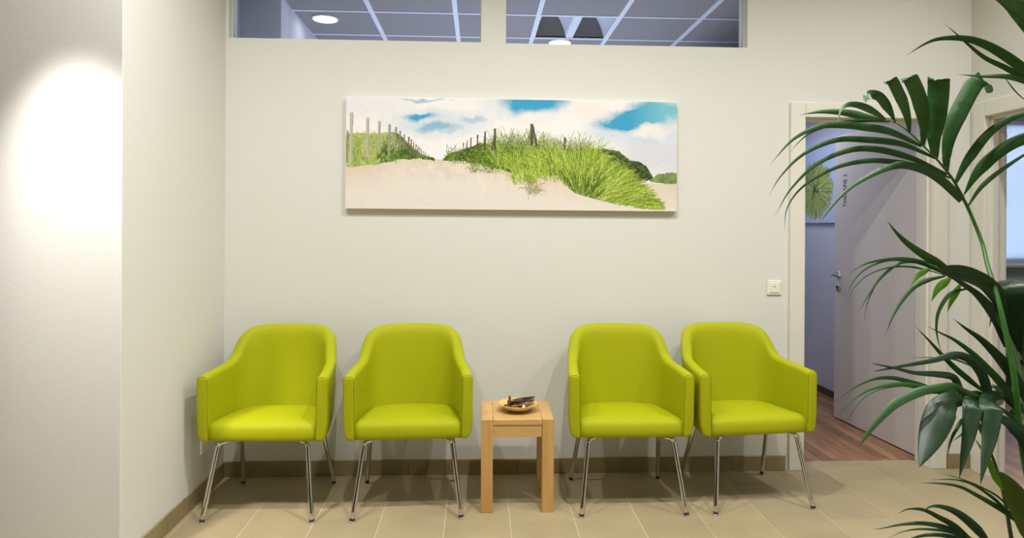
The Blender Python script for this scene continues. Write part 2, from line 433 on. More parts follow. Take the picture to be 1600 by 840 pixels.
# ---- room behind the right-hand door
struct(box('floor_side_room', XR+.10, 8.0, 1.6, 7.1, -.05, 0, M['parquet2']))
struct(box('floor_side_doorway', XR+.021, XR+.099, 2.74, 3.66, -.05, -.0002, M['parquet2']))
wall_with_holes('wall_side_room_back', XR+.10, 8.0, -.05, 2.9, [(5.15, 7.2, 1.0, 2.55)], 'y', 7.1, 7.3, M['wall_cool'])
struct(box('wall_side_room_right', 8.0, 8.1, 1.6, 7.3, -.05, 2.9, M['wall_cool']))
struct(box('wall_side_room_front', XR+.10, 8.0, 1.5, 1.6, -.05, 2.9, M['wall_cool']))
struct(box('wall_side_room_left', XR+.10, XR+.11, D, 7.1, -.05, 2.9, M['wall_cool']))
struct(box('ceiling_side_room', XR+.10, 8.1, 1.6, 7.3, 2.9, 3.0, M['wall_cool']))
t = bpy.data.objects.new('window_3', None); C.objects.link(t); t['kind'] = 'structure'; t.location = (6.175, 7.12, 1.0)
bm = bmesh.new()
bx(bm, -1.03, -.96, -.02, .05, 0, 1.55, .004); bx(bm, .96, 1.03, -.02, .05, 0, 1.55, .004); bx(bm, -.96, .96, -.02, .05, 0, .06, .004); bx(bm, -.96, .96, -.02, .05, 1.49, 1.55, .004)
obj('window_frame', bm, M['plastic'], t)
bm = bmesh.new(); bx(bm, -.96, .96, .01, .02, .06, 1.49); obj('glass_pane', bm, M['glass'], t)
bm = bmesh.new(); bx(bm, -1.07, 1.07, -.16, .0, -.035, -.002, .006); obj('window_sill', bm, M['plastic'], t)
# white blind drawn down over the daylight
bm = bmesh.new(); bx(bm, -.99, .99, -.035, -.031, .03, 1.52)
bl = obj('roller_blind', bm, None, None)
bl.data.materials.clear()
mb = bpy.data.materials.new('blind_fabric'); mb.use_nodes = True; nt = mb.node_tree
tl = nt.nodes.new('ShaderNodeBsdfTranslucent'); tl.inputs[0].default_value = S((225, 232, 245))
nt.nodes['Principled BSDF'].inputs['Base Color'].default_value = S((225, 232, 245)); nt.nodes['Principled BSDF'].inputs['Roughness'].default_value = .8
mx = nt.nodes.new('ShaderNodeMixShader'); mx.inputs[0].default_value = .6
nt.links.new(nt.nodes['Principled BSDF'].outputs[0], mx.inputs[1]); nt.links.new(tl.outputs[0], mx.inputs[2]); nt.links.new(mx.outputs[0], nt.nodes['Material Output'].inputs['Surface'])
bl.data.materials.append(mb); bl.location = (6.175, 7.115, 1.0)
tag(bl, 'pale translucent roller blind drawn over the window of the side room', 'blind')

# ---- door 1: frame, leaf, handle, lettering
def frame_bm(u0, u1, zt, cas, proj, depth):
    """casing around an opening u0..u1 x 0..zt; local x along wall, -y towards the waiting room"""
    bm = bmesh.new(); c = cas
    def prof(sign):
        return None
    # casings with a stepped inner bead
    bx(bm, u0-c, u0, -proj, 0, .0, zt+c, .004, 2); bx(bm, u1, u1+c, -proj, 0, .0, zt+c, .004, 2)
    bx(bm, u0, u1, -proj, 0, zt, zt+c, .004, 2)
    bx(bm, u0-.002, u0+.004, -.004, depth, 0, zt); bx(bm, u1-.004, u1+.002, -.004, depth, 0, zt); bx(bm, u0, u1, -.004, depth, zt-.004, zt+.002)
    # rebate stop
    bx(bm, u0+.004, u0+.018, .02, depth-.045, 0, zt-.004, .003); bx(bm, u1-.018, u1-.004, .02, depth-.045, 0, zt-.004, .003)
    bx(bm, u0+.018, u1-.018, .02, depth-.045, zt-.018, zt-.004, .003)
    # casing on the far side
    bx(bm, u0-c, u0, depth, depth+.015, .0, zt+c, .004, 2); bx(bm, u1, u1+c, depth, depth+.015, .0, zt+c, .004, 2); bx(bm, u0, u1, depth, depth+.015, zt, zt+c, .004, 2)
    return bm
d1 = bpy.data.objects.new('door_1', None); C.objects.link(d1); d1['kind'] = 'structure'; d1.location = (0, D-.0005, 0)
obj('door_frame', frame_bm(1.842, 2.592, 1.998, .085, .016, WT+.002), M['frame'], d1)
hx, hy = 2.628, 3.955; ex, ey = 2.577, 4.80
ang = math.atan2(ey-hy, ex-hx)
L = math.hypot(ex-hx, ey-hy)
# local frame of the leaf: x from hinge to free edge, y+ is the face towards the room opening (left)
leaf = bmesh.new(); bx(leaf, .0, L, -.040, 0, .008, 2.03, .002); bx(leaf, -.012, L+.012, -.040-.0005, -.026, .008, 2.042, .002)
lo = obj('door_leaf', leaf, M['door'], d1); lo.location = (hx, hy-D, 0); lo.rotation_euler = (0, 0, ang)
def on_leaf(name, bm, m, smooth=True):
    o = obj(name, bm, m, lo, smooth); return o
bm = bmesh.new(); lathe(bm, [(.001, 0.0), (.026, 0), (.026, .006), (.022, .009), (.001, .009)], (.795, .0, 1.037), 32, 'Y'); on_leaf('handle_rose', bm, M['steel'])
bm = bmesh.new(); tube(bm, smooth_path([(.795, .008, 1.037), (.795, .040, 1.037), (.788, .052, 1.037), (.770, .056, 1.037), (.68, .056, 1.037)], 5), .0095, 14); on_leaf('door_handle', bm, M['steel'])
bm = bmesh.new(); lathe(bm, [(.001, 0.0), (.026, 0), (.026, .006), (.022, .009), (.001, .009)], (.795, .0, .945), 32, 'Y'); on_leaf('keyhole_rose', bm, M['steel'])
bm = bmesh.new(); lathe(bm, [(.001, .0085), (.009, .0085), (.009, .0105), (.001, .0105)], (.795, 0, .949), 20, 'Y'); bx(bm, .7915, .7985, .0085, .0105, .930, .945); on_leaf('keyhole', bm, M['black'], False)
bm = bmesh.new(); [tube(bm, [(-.010, -.036, z), (-.010, -.036, z+.085)], .008, 12) for z in (.25, 1.72)]; on_leaf('hinge', bm, M['steel'])
tc = bpy.data.curves.new('t', 'FONT'); tc.body = 'THERAPIE 2'; tc.size = .050; tc.extrude = .0004; tc.offset = .0003; tc.align_x = 'LEFT'; tc.space_character = 1.12
to = bpy.data.objects.new('t', tc); C.objects.link(to)
bpy.context.view_layer.update()
me = bpy.data.meshes.new_from_object(to.evaluated_get(bpy.context.evaluated_depsgraph_get())); bpy.data.objects.remove(to)
me.name = 'lettering'; me.materials.clear(); me.materials.append(M['letter'])
lt = bpy.data.objects.new('lettering', me); C.objects.link(lt); lt.parent = lo
w = max(v.co.x for v in me.vertices)
kx = .232/w
# text x -> world up ; text y -> towards free edge ; normal -> +y of the leaf
for v in me.vertices:
    x, y, z = v.co; v.co = (.745-.0-(.036-y)*1.1+.0, .0006+z, 1.522+x*kx)
# mirrored guard: letters read upwards with their tops towards the free edge
lt['label'] = 'black lettering THERAPIE 2'

d2 = bpy.data.objects.new('door_2', None); C.objects.link(d2); d2['kind'] = 'structure'; d2.location = (XR-.0005, 0, 0); d2.rotation_euler = (0, 0, -PI/2)
# local x -> world -Y ; local -y -> world -X
obj('door_frame', frame_bm(-3.640, -2.78, 1.998, .085, .016, .102), M['frame'], d2)

# switch and socket
t = thing('light_switch', 'square white light switch on the wall left of the therapy door', 'switch', (1.669, D, 1.034))
bm = bmesh.new(); bx(bm, -.0405, .0405, -.009, -.0003, -.0405, .0405, .003, 3); obj('switch_plate', bm, M['plastic'], t)
bm = bmesh.new(); bx(bm, -.0275, .0275, -.013, -.0085, -.0275, .0275, .002, 2); obj('rocker', bm, M['plastic'], t)
bm = bmesh.new(); bx(bm, -.006, .006, -.0138, -.0128, .0035, .0065); obj('indicator', bm, M['black'], t)
t = thing('wall_socket', 'white wall socket low on the left wall beside the corner chair', 'socket', (XL, 3.485, .265), PI/2)
bm = bmesh.new(); bx(bm, -.04, .04, -.011, -.0003, -.04, .04, .003, 3); obj('socket_plate', bm, M['plastic'], t)
bm = bmesh.new(); lathe(bm, [(.001, -.0125), (.019, -.0125), (.021, -.0115), (.021, -.0105), (.001, -.0105)], (0, 0, 0), 28, 'Y'); obj('socket_insert', bm, M['plastic'], t, True)

# ---------------------------------------------------------------- chairs
def make_chair(label):
    t = thing('armchair', label, 'chair', group='lime green armchairs against the wall')
    # outer plan of the tub, from the left front end round the back to the right front end (x, y, top z, lean)
    half = [(-.304, -.170, .662, .02), (-.300, -.11, .666, .02), (-.292, -.04, .671, .03), (-.281, .035, .677, .04), (-.271, .094, .685, .06),
            (-.261, .132, .706, .08), (-.248, .165, .750, .10), (-.228, .197, .798, .13), (-.192, .227, .829, .15), (-.135, .250, .8415, .17), (-.065, .261, .8440, .17), (0, .264, .8445, .17)]
    pts = half+[(-a, b, c, d) for a, b, c, d in half[-2::-1]]
    path = smooth_path(pts, 5)
    n = len(path)
    ZB = .358
    rings = []
    def ring(i, th=.054, shrink=0, push=0):
        x, y, zt, lean = path[i]
        a = path[max(i-1, 0)]; b = path[min(i+1, n-1)]
        tx, ty = b[0]-a[0], b[1]-a[1]; l = math.hypot(tx, ty); tx, ty = tx/l, ty/l
        nx, ny = -ty, tx                         # outward normal
        if nx*x+ny*(y+.1) < 0: nx, ny = -nx, -ny
        zt2 = zt-shrink; zb = ZB+shrink; T = th
        r = .021-shrink*.9; rb = .026-shrink*.9
        bk = max(0, min(1, (zt-.68)/.12)); rx = r*(1-bk)+(T-.004-r)*bk; rz = r+(.062-r)*bk; T = T+.008*bk
        P = []
        def off(z): return lean*(z-.46)*.6 - .03*max(0, (.47-z))/.08*.5
        prof = []
        for k in range(6):        # outer bottom rounding
            a_ = PI*1.5-(PI/2)*k/5
            prof.append((-shrink-rb+rb*math.cos(a_+0)*-1 if False else -shrink-rb+rb*abs(math.cos(a_)), zb+rb+rb*math.sin(a_)))
        for k in range(1, 8): prof.append((-shrink, zb+rb+(zt2-r-zb-rb)*k/8))
        for k in range(6):
            a_ = (PI/2)*k/5; prof.append((-shrink-r+r*math.cos(a_), zt2-r+r*math.sin(a_)))
        for k in range(1, 6):
            a_ = PI/2+(PI/2)*k/5; prof.append((-T+shrink+rx+rx*math.cos(a_), zt2-rz+rz*math.sin(a_)))
        for k in range(1, 8): prof.append((-T+shrink, zt2-rz-(zt2-rz-zb-.012)*k/8))
        prof.append((-T+shrink+.001, zb+.004)); prof.append((-T+shrink+.005, zb))
        for o_, z in prof:
            q = o_+lean*(z-.46)*.6-.012*max(0, .43-z)/.08*max(0, 1+o_/T)
            P.append((x+nx*q+tx*0, y+ny*q - push, z))
        return P
    rings = [ring(0, shrink=.013, push=.0115), ring(0, shrink=.007, push=.0105), ring(0, shrink=.0025, push=.0065), ring(0)]
    rings += [ring(i) for i in range(1, n-1)]
    rings += [ring(n-1), ring(n-1, shrink=.0025, push=.0065), ring(n-1, shrink=.007, push=.0105), ring(n-1, shrink=.013, push=.0115)]
    bm = bmesh.new(); loft(bm, rings)
    sh = obj('tub_shell', bm, M['fabric'], t, True)
    for sgn, idx in ((0, 2), (1, len(rings)-3)):
        bm = bmesh.new(); R = rings[idx]
        seam = [Vector(p)+Vector((0, -.0006, 0)) for p in R[14:31]]
        # seam set a little behind the front edge, up the outer side and over the arm
        tube(bm, seam, .0012, 6); obj('piping', bm, M['seam'], sh, True)
    # seat cushion
    def plan(inset, z, front=0.0):
        P = []
        inner = []
        for i in range(0, n, 2):
            x, y, zt, lean = path[i]; a = path[max(i-1, 0)]; b = path[min(i+1, n-1)]
            tx, ty = b[0]-a[0], b[1]-a[1]; l = math.hypot(tx, ty); nx, ny = -ty/l, tx/l
            if nx*x+ny*(y+.1) < 0: nx, ny = -nx, -ny
            q = .0515; fy = y-ny*q
            if i == 0 or i >= n-1: fy = y-.004
            inner.append((x-nx*q, fy, z))
        P = inner[:]
        xl, yl, _ = inner[0]; xr = inner[-1][0]
        m = 14
        for k in range(1, m):
            s = k/m; P.append((xr+(xl-xr)*s, yl-.010*math.sin(PI*s)**.6, z))
        return [((p_[0])*(1-inset/.245), .02+(p_[1]-.02)*(1-inset/.2)+max(0, front-inset)*(1 if p_[1] < -.165 else 0), p_[2]) for p_ in P]
    prof = [(.03, .3575, .03), (.012, .3565, .014), (.004, .359, .006), (0, .368, .001), (-.001, .38, -.002), (-.001, .400, -.002), (0, .416, .002), (.003, .430, .008), (.008, .4365, .018), (.018, .444, .034)]
    R = [plan(*p) for p in prof]
    last = R[-1]; cx = 0; cy = .02
    for s, dz in ((.85, .005), (.68, .009), (.5, .012), (.3, .014), (.12, .0145)):
        R.append([(cx+(p[0]-cx)*s, cy+(p[1]-cy)*s, .444+dz) for p in last])
    bm = bmesh.new(); loft(bm, R)
    # the seat drops slightly to the back
    for v in bm.verts:
        if v.co.z > .38: v.co.z -= .012*max(0, min(1, (v.co.y+.15)/.36))*min(1, (v.co.z-.38)/.06)
    obj('seat', bm, M['fabric'], t, True)
    bm = bmesh.new(); bx(bm, -.19, .19, -.12, .14, .350, .3580, .003); obj('underframe', bm, M['black'], t)
    for sx in (-1, 1):
        for front in (1, 0):
            foot = Vector((sx*.251, -.232, .014)) if front else Vector((sx*.238, .235, .014))
            top = Vector((sx*.209, -.158, .330)) if front else Vector((sx*.206, .120, .330))
            d = (top-foot).normalized(); inn = Vector((sx*.17, -.140 if front else .10, .3485))
            p = [foot, foot+(top-foot)*.5, top-d*.012]
            b0, b1 = top-d*.012, top+d*.014
            q = [tuple(foot), tuple(foot+(top-foot)*.5), tuple(b0), tuple(top+d*.004+Vector((-sx*.002, 0, 0))), tuple(Vector((sx*(abs(b1.x)-.010), b1.y, .3462))), tuple(inn)]
            bm = bmesh.new(); tube(bm, smooth_path(q, 5), .0112, 18); lg = obj('leg', bm, M['chrome'], t, True)
            bm = bmesh.new(); tube(bm, [foot-d*.006, foot-d*.0045, foot+d*.003], [.0108, .0114, .0114], 18)
            cp = obj('foot_cap', bm, M['black'], lg, True)
            bm = bmesh.new(); bm2 = [(foot.x, foot.y)]
            lathe(bm, [(.001, .0005), (.0075, .0005), (.0088, .002), (.0088, .008), (.001, .008)], (foot.x-d.x*.008, foot.y-d.y*.008, 0), 18); obj('glide', bm, M['clear'], lg, True)
    return t
def dup(root, loc, rotz, label=None):
    r = root.copy(); C.objects.link(r); r.location = loc; r.rotation_euler = (0, 0, rotz)
    if label: r['label'] = label
    for ch in list(root.children):
        c = ch.copy(); C.objects.link(c); c.parent = r
        for g in ch.children:
            e = g.copy(); C.objects.link(e); e.parent = c
    return r
R_ = math.radians
ch = make_chair('lime green armchair with chrome legs in the left corner, beside the left wall')
ch.location = (-1.005, 3.402, 0); ch.rotation_euler = (0, 0, R_(-1.8))
dup(ch, (-.338, 3.410, 0), R_(2.6), 'lime green armchair standing directly left of the small wooden table')
dup(ch, (.741, 3.409, 0), R_(0), 'lime green armchair standing directly right of the small wooden table')
dup(ch, (1.362, 3.437, 0), R_(5.5), 'lime green armchair closest to the therapy door, turned slightly')

# ---------------------------------------------------------------- side table
t = thing('side_table', 'small square beech side table between the green armchairs', 'table', (.1915, 3.418, 0), R_(-.4))
H2 = .175; LG = .0565
for sx in (-1, 1):
    for sy in (-1, 1):
        bm = bmesh.new(); x0, x1 = sorted((sx*H2, sx*(H2-LG))); y0, y1 = sorted((sy*H2, sy*(H2-LG)))
        bx(bm, x0, x1, y0, y1, .0, .4465, .0025, 2); obj('leg', bm, M['woodleg'], t)
a = H2-LG-.0012; b_ = H2-.0005
bm = bmesh.new()
bx(bm, -a, a, -b_, b_, .419, .447, .0018, 1); bx(bm, -b_, -a-.0003, -a, a, .419, .447, .0018, 1); bx(bm, a+.0003, b_, -a, a, .419, .447, .0018, 1)
obj('table_top', bm, M['woodtop'], t)
for k in range(4):
    bm = bmesh.new()
    if k < 2: y = (-1, 1)[k]; y0, y1 = sorted((y*(H2-.004), y*(H2-.026))); bx(bm, -a, a, y0, y1, .361, .4185, .0015, 1)
    else: x = (-1, 1)[k-2]; x0, x1 = sorted((x*(H2-.004), x*(H2-.026))); bx(bm, x0, x1, -a, a, .361, .4185, .0015, 1)
    obj('apron', bm, M['woodtop'], t)

# dish with bark pieces
DX, DY, DZ = .199, 3.400, .4472
bm = bmesh.new()
lathe(bm, [(.001, 0), (.036, 0), (.040, .003), (.058, .010), (.082, .023), (.100, .036), (.1005, .039), (.098, .0395), (.080, .028), (.056, .0155), (.03, .010), (.001, .009)], (0, 0, 0), 64)
tag(obj('wooden_dish', bm, M['bowl'], None, True, (DX, DY, DZ)), 'shallow pale wooden dish holding dark bark pieces on the side table', 'dish')
def stick(p0, p1, r, m, kind):
    p0, p1 = Vector(p0), Vector(p1); mid = (p0+p1)/2+Vector((rnd.uniform(-.003, .003), rnd.uniform(-.003, .003), rnd.uniform(0, .003)))
    c = (p0+p1)/2
    bm = bmesh.new(); q = smooth_path([tuple(p0-c), tuple(mid-c), tuple(p1-c)], 5)
    rr = [r*.95*(.55+.45*math.sin(PI*(i+.6)/(len(q)+.2)))*rnd.uniform(.88, 1.12) for i in range(len(q))]
    tube(bm, q, rr, 5)
    fl = rnd.uniform(.6, .9)
    o = obj('bark_piece', bm, m, None, False, tuple(Vector((DX, DY, DZ))+c))
    return o
SL = 'dark brown curled bark piece lying in the pile on the wooden dish'
sticks = [((-.055, -.02, .022), (.05, -.045, .030), .0065, 0), ((-.04, -.04, .026), (.06, -.01, .036), .006, 1), ((-.07, 0, .026), (.02, .02, .030), .006, 0),
 ((-.02, -.01, .034), (.085, .02, .048), .006, 0), ((-.03, .01, .038), (.080, .005, .044), .005, 1), ((-.035, -.015, .043), (.07, .03, .060), .005, 0),
 ((-.03, .02, .047), (.086, .0, .066), .0045, 0), ((0, -.03, .038), (.078, -.03, .042), .005, 1), ((-.01, .0, .049), (.075, -.015, .056), .0045, 0),
 ((-.045, .025, .030), (.04, .045, .036), .006, 1), ((.01, .02, .052), (.085, .03, .062), .004, 0),
 ((-.06, -.035, .027), (.0, -.05, .028), .005, 1), ((-.02, -.045, .034), (.055, -.035, .038), .0045, 1), ((-.05, .01, .040), (.03, -.02, .050), .005, 0), ((.0, .03, .044), (.082, .04, .050), .0045, 1), ((-.03, -.02, .050), (.04, .02, .058), .004, 1)]
for p0, p1, r, k in sticks:
    tag(stick(p0, p1, r, (M['bark'], M['bark2'])[k], 0), SL, 'bark', 'bark pieces lying in the dish')
tag(stick((-.048, -.03, .026), (-.038, -.028, .072), .0085, M['bark2'], 0), 'reddish brown bark piece standing upright at the left of the dish', 'bark', 'bark pieces lying in the dish')
tag(stick((-.035, -.018, .028), (-.042, -.015, .078), .0065, M['bark'], 0), 'pointed dark bark piece standing up behind the upright brown one', 'bark', 'bark pieces lying in the dish')
tag(stick((.022, -.052, .022), (.026, -.046, .040), .0075, M['pith'], 0), 'small cream white piece at the front of the pile in the dish', 'bark', 'bark pieces lying in the dish')

# ---------------------------------------------------------------- pictures (printed, painted pixel by pixel onto the canvas mesh)
def print_mesh(name, img, w, h, m, parent):
    """img: float array rows(top first) x cols x 3 linear; lies in local XZ facing -y"""
    ny, nx = img.shape[:2]
    xs_ = np.linspace(-w/2, w/2, nx+1); zs_ = np.linspace(h, 0, ny+1)
    V = np.zeros(((ny+1)*(nx+1), 3)); gx, gz = np.meshgrid(xs_, zs_); V[:, 0] = gx.ravel(); V[:, 2] = gz.ravel()
    i = np.arange(ny)[:, None]*(nx+1)+np.arange(nx)[None, :]
    Fc = np.stack([i+nx+1, i+nx+2, i+1, i], -1).reshape(-1, 4)
    me = bpy.data.meshes.new(name); me.vertices.add(len(V)); me.vertices.foreach_set('co', V.ravel())
    me.loops.add(Fc.size); me.loops.foreach_set('vertex_index', Fc.ravel().astype(np.int32))
    me.polygons.add(len(Fc)); me.polygons.foreach_set('loop_start', np.arange(0, Fc.size, 4, dtype=np.int32)); me.polygons.foreach_set('loop_total', np.full(len(Fc), 4, np.int32))
    me.update(calc_edges=True); me.validate()
    ca = me.color_attributes.new('Col', 'FLOAT_COLOR', 'CORNER')
    a = np.ones((ny*nx, 4, 4), np.float32); a[:, :, :3] = img.reshape(-1, 1, 3); ca.data.foreach_set('color', a.ravel())
    me.materials.append(m); o = bpy.data.objects.new(name, me); C.objects.link(o); o.parent = parent; return o
rg = np.random.RandomState(4)
def lin(c): c = np.array(c, float)/255; return np.where(c <= .04045, c/12.92, ((c+.055)/1.055)**2.4)
def fnoise(h, w, cells, oct=4, seed=0):
    r = np.random.RandomState(seed); out = np.zeros((h, w)); amp = 1; tot = 0
    for o in range(oct):
        cy_, cx_ = cells[0]*2**o, cells[1]*2**o
        g = r.rand(cy_+2, cx_+2); y = np.linspace(0, cy_, h); x = np.linspace(0, cx_, w)
        yi = np.minimum(y.astype(int), cy_); xi = np.minimum(x.astype(int), cx_); fy = y-yi; fx = x-xi; fy = fy*fy*(3-2*fy); fx = fx*fx*(3-2*fx)
        a = g[yi][:, xi]; b = g[yi][:, xi+1]; c = g[yi+1][:, xi]; d = g[yi+1][:, xi+1]
        out += amp*((a*(1-fx)+b*fx)*(1-fy)[:, None]+(c*(1-fx)+d*fx)*fy[:, None]); tot += amp; amp *= .55
    return out/tot
def blob(X, Y, cx, cy, rx, ry, soft=1.0): return np.clip(1.15-(((X-cx)/rx)**2+((Y-cy)/ry)**2)**soft, 0, 1)
def stroke(img, pts, w0, w1, col, op=1.0):
    H_, W_ = img.shape[:2]; n = len(pts)
    for i in range(n-1):
        (xa, ya), (xb, yb) = pts[i], pts[i+1]; L_ = max(1, int(max(abs(xb-xa), abs(yb-ya))*1.3))
        for k in range(L_):
            s = k/L_; x = xa+(xb-xa)*s; y = ya+(yb-ya)*s; w_ = w0+(w1-w0)*(i+s)/(n-1)
            x0, x1 = int(round(x-w_/2)), int(round(x+w_/2)); yy = int(round(y))
            if x1 <= x0: x1 = x0+1
            if 0 <= yy < H_: 
                x0 = max(0, x0); x1 = min(W_, x1)
                if x1 > x0: img[yy, x0:x1] = img[yy, x0:x1]*(1-op)+np.array(col)*op
# picture coordinates below: 1526 wide, 510 high reference units, drawn at 0.5
PWd, PHt = 763, 256; K = .5
Yg, Xg = np.mgrid[0:PHt, 0:PWd].astype(float); Xr = Xg/K; Yr = Yg/K
n1 = fnoise(PHt, PWd, (5, 12), 5, 1); n2 = fnoise(PHt, PWd, (8, 24), 5, 2)
wx = (n1-.5)*150; wy = (n2-.5)*60
white = lin((247, 243, 243)); lav = lin((214, 218, 232)); blue = lin((70, 165, 208)); teal = lin((150, 214, 220))
im = np.zeros((PHt, PWd, 3))+white
sh_ = np.clip(blob(Xr+wx, Yr+wy, 1450, 240, 330, 130)*.9+blob(Xr+wx, Yr+wy, 450, 110, 300, 60)*.25+blob(Xr+wx, Yr, 60, 40, 260, 70)*.3, 0, 1)*.9
im = im*(1-sh_[..., None])+lav*sh_[..., None]
bm_ = (blob(Xr+wx, Yr+wy, 330, 85, 100, 20)+blob(Xr+wx, Yr+wy, 400, 140, 120, 26)*.75+blob(Xr+wx, Yr+wy, 560, 100, 60, 20)*.5
       + blob(Xr+wx*.5, Yr+wy*.8, 850, 5, 170, 62)*1.3+blob(Xr+wx*.5, Yr+wy*.8, 1290, 90, 180, 52)*1.4+blob(Xr+wx*.6, Yr+wy*.8, 1430, 40, 160, 70)*1.1
       + blob(Xr+wx, Yr+wy, 330, 5, 110, 10)*.6)
bm_ = np.clip(bm_, 0, 1)
bcol = blue[None, None]*(1-np.clip((Xr-1300)/260, 0, .65)[..., None])+teal[None, None]*np.clip((Xr-1300)/260, 0, .65)[..., None]
im = im*(1-bm_[..., None])+bcol*bm_[..., None]
hz_ = np.clip(blob(Xr+wx, Yr+wy, 400, 115, 260, 80)*.5+blob(Xr+wx, Yr+wy, 1330, 120, 260, 90)*.55+blob(Xr+wx, Yr+wy, 800, 30, 260, 70)*.5, 0, .6)*(.5+n1)
hz_ = np.clip(hz_, 0, .7)*(1-bm_)
im = im*(1-hz_[..., None])+lin((186, 214, 232))*hz_[..., None]
# cumulus edge before the blue
cb = np.clip((blob(Xr+wx*.4, Yr+wy*1.2, 1400, 145, 110, 38)+blob(Xr+wx*.4, Yr+wy*1.2, 850, 95, 90, 36)+blob(Xr+wx*.4, Yr+wy*1.2, 1120, 50, 130, 60)), 0, 1)
im = im*(1-cb[..., None])+lin((243, 238, 236))*cb[..., None]
# sand
def interp(x, P): return np.interp(x, [p[0] for p in P], [p[1] for p in P])
sand_top = interp(Xr, [(0, 318), (150, 300), (230, 276), (340, 272), (420, 281), (520, 276), (620, 280), (760, 330), (1000, 360), (1340, 380), (1420, 382), (1526, 384)])
sn = fnoise(PHt, PWd, (20, 60), 4, 5)
sc1 = lin((228, 212, 192)); sc2 = lin((236, 228, 220))
tt = np.clip((Yr-sand_top)/130, 0, 1)[..., None]; sandc = sc1*(1-tt)+sc2*tt
rough = np.clip(1-np.abs(Yr-sand_top-40)/90, 0, 1)*np.clip(1-np.abs(Xr-520)/560, 0, 1)
sandc = sandc*(1-(sn-.5)[..., None]*.5*rough[..., None])
mask = (Yr > sand_top)[..., None]; im = np.where(mask, sandc, im)
# bushes and dune backs
def hill(P, c1, c2, seed, base=None, rgh=10):
    global im
    top = interp(Xr, P)+(fnoise(PHt, PWd, (30, 90), 3, seed)-.5)*rgh
    lo_, hi_ = P[0][0], P[-1][0]; bt = interp(Xr, base) if base else sand_top+8
    m_ = (Yr > top) & (Yr < bt+(n2-.5)*20) & (Xr >= lo_) & (Xr <= hi_)
    t_ = fnoise(PHt, PWd, (40, 110), 3, seed+9); t_ = np.clip((t_-.3)*2.2, 0, 1)[..., None]
    im = np.where(m_[..., None], lin(c1)*(1-t_)+lin(c2)*t_, im)
hill([(0, 168), (60, 164), (130, 166), (180, 160), (225, 160), (260, 185), (300, 225), (350, 262), (400, 276)], (150, 168, 84), (196, 206, 126), 11)
hill([(150, 215), (200, 160), (235, 165), (262, 190), (300, 235), (345, 262), (400, 277)], (70, 98, 40), (136, 160, 76), 12)
hill([(440, 276), (475, 250), (540, 232), (600, 205), (660, 200), (760, 210), (900, 220), (1100, 225), (1180, 222), (1250, 232), (1300, 270)], (60, 84, 34), (120, 142, 62), 13, [(440, 280), (600, 300), (800, 350), (1100, 350), (1300, 340)])
hill([(1110, 225), (1180, 222), (1240, 240), (1300, 275), (1350, 280), (1380, 300), (1412, 350)], (50, 72, 34), (92, 112, 58), 14, [(1110, 300), (1300, 372), (1412, 366)])
hill([(1400, 365), (1440, 338), (1490, 330), (1526, 332)], (104, 128, 74), (150, 166, 104), 15, [(1400, 372), (1526, 386)])
def grass(n, xr, yr, ln, lean, cols_, w0=1.6, spread=.5, curve=.4):
    for _ in range(n):
        x = rg.uniform(*xr); y = rg.uniform(*yr) if not callable(yr) else yr(x)
        l_ = rg.uniform(*ln); a_ = lean(x) + rg.normal()*spread; c = lin(cols_[rg.randint(len(cols_))])*rg.uniform(.8, 1.15)
        P = [(x, y)]
        for k in range(4):
            aa = a_*(1+curve*k); P.append((P[-1][0]+math.sin(aa)*l_/4, P[-1][1]-math.cos(aa)*l_/4))
        stroke(im, [(p[0]*K, p[1]*K) for p in P], w0, .6, c, .85)
LG_ = [(182, 200, 84), (150, 178, 56), (198, 212, 110), (122, 150, 44), (96, 128, 38)]
DG_ = [(86, 116, 38), (66, 92, 34), (120, 146, 58), (50, 72, 30)]
grass(420, (0, 240), (190, 300), (20, 50), lambda x: 0, [(178, 190, 110), (150, 172, 84), (196, 204, 136), (120, 146, 62)], 1.3, .3)
grass(260, (140, 330), (240, 282), (10, 26), lambda x: 0, DG_, 1.4, .7)
grass(240, (455, 700), (235, 300), (14, 34), lambda x: 0, DG_+LG_[1:2], 1.4, .7)
grass(160, (560, 700), (280, 345), (14, 34), lambda x: 0, LG_[1:]+DG_, 1.3, .8)
grass(700, (660, 900), (235, 330), (50, 120), lambda x: (x-760)/420, DG_[:3]+LG_[1:4], 1.4, .35)
grass(420, (760, 870), (300, 395), (40, 110), lambda x: (x-800)/260, LG_, 1.5, .3)
grass(800, (860, 1160), (250, 380), (50, 120), lambda x: (x-1000)/420, LG_, 1.5, .35)
for k_ in range(3600):
    x = rg.uniform(985, 1440)
    top_ = np.interp(x, [985, 1060, 1120, 1200, 1260, 1320, 1380, 1440], [238, 226, 232, 262, 290, 335, 400, 470]); bot_ = np.interp(x, [985, 1050, 1150, 1250, 1350, 1440], [372, 418, 446, 470, 486, 498])
    y = top_+14+(bot_-top_-8)*rg.rand()**.85
    a_ = math.atan2(x-1075, 520-y)*1.05+rg.normal()*.22; l_ = rg.uniform(34, 84); c = lin(LG_[rg.randint(5)])*rg.uniform(.75, 1.2)
    if x < 1180 and y > 340 and rg.rand() < .5: c = lin(DG_[rg.randint(4)])
    P = [(x-math.sin(a_)*l_*.5, y+math.cos(a_)*l_*.35)]
    for k in range(4): aa = a_*(.8+.16*k); P.append((P[-1][0]+math.sin(aa)*l_/4, P[-1][1]-math.cos(aa)*l_/4))
    P = [(q[0], min(q[1], np.interp(q[0], [985, 1050, 1150, 1250, 1350, 1460], [380, 430, 458, 484, 500, 506]))) for q in P]
    stroke(im, [(q[0]*K, q[1]*K) for q in P], 1.6, .6, c, .85)
grass(60, (830, 880), (400, 440), (20, 60), lambda x: 0, [(170, 160, 110), (140, 130, 80)], 1, .7)
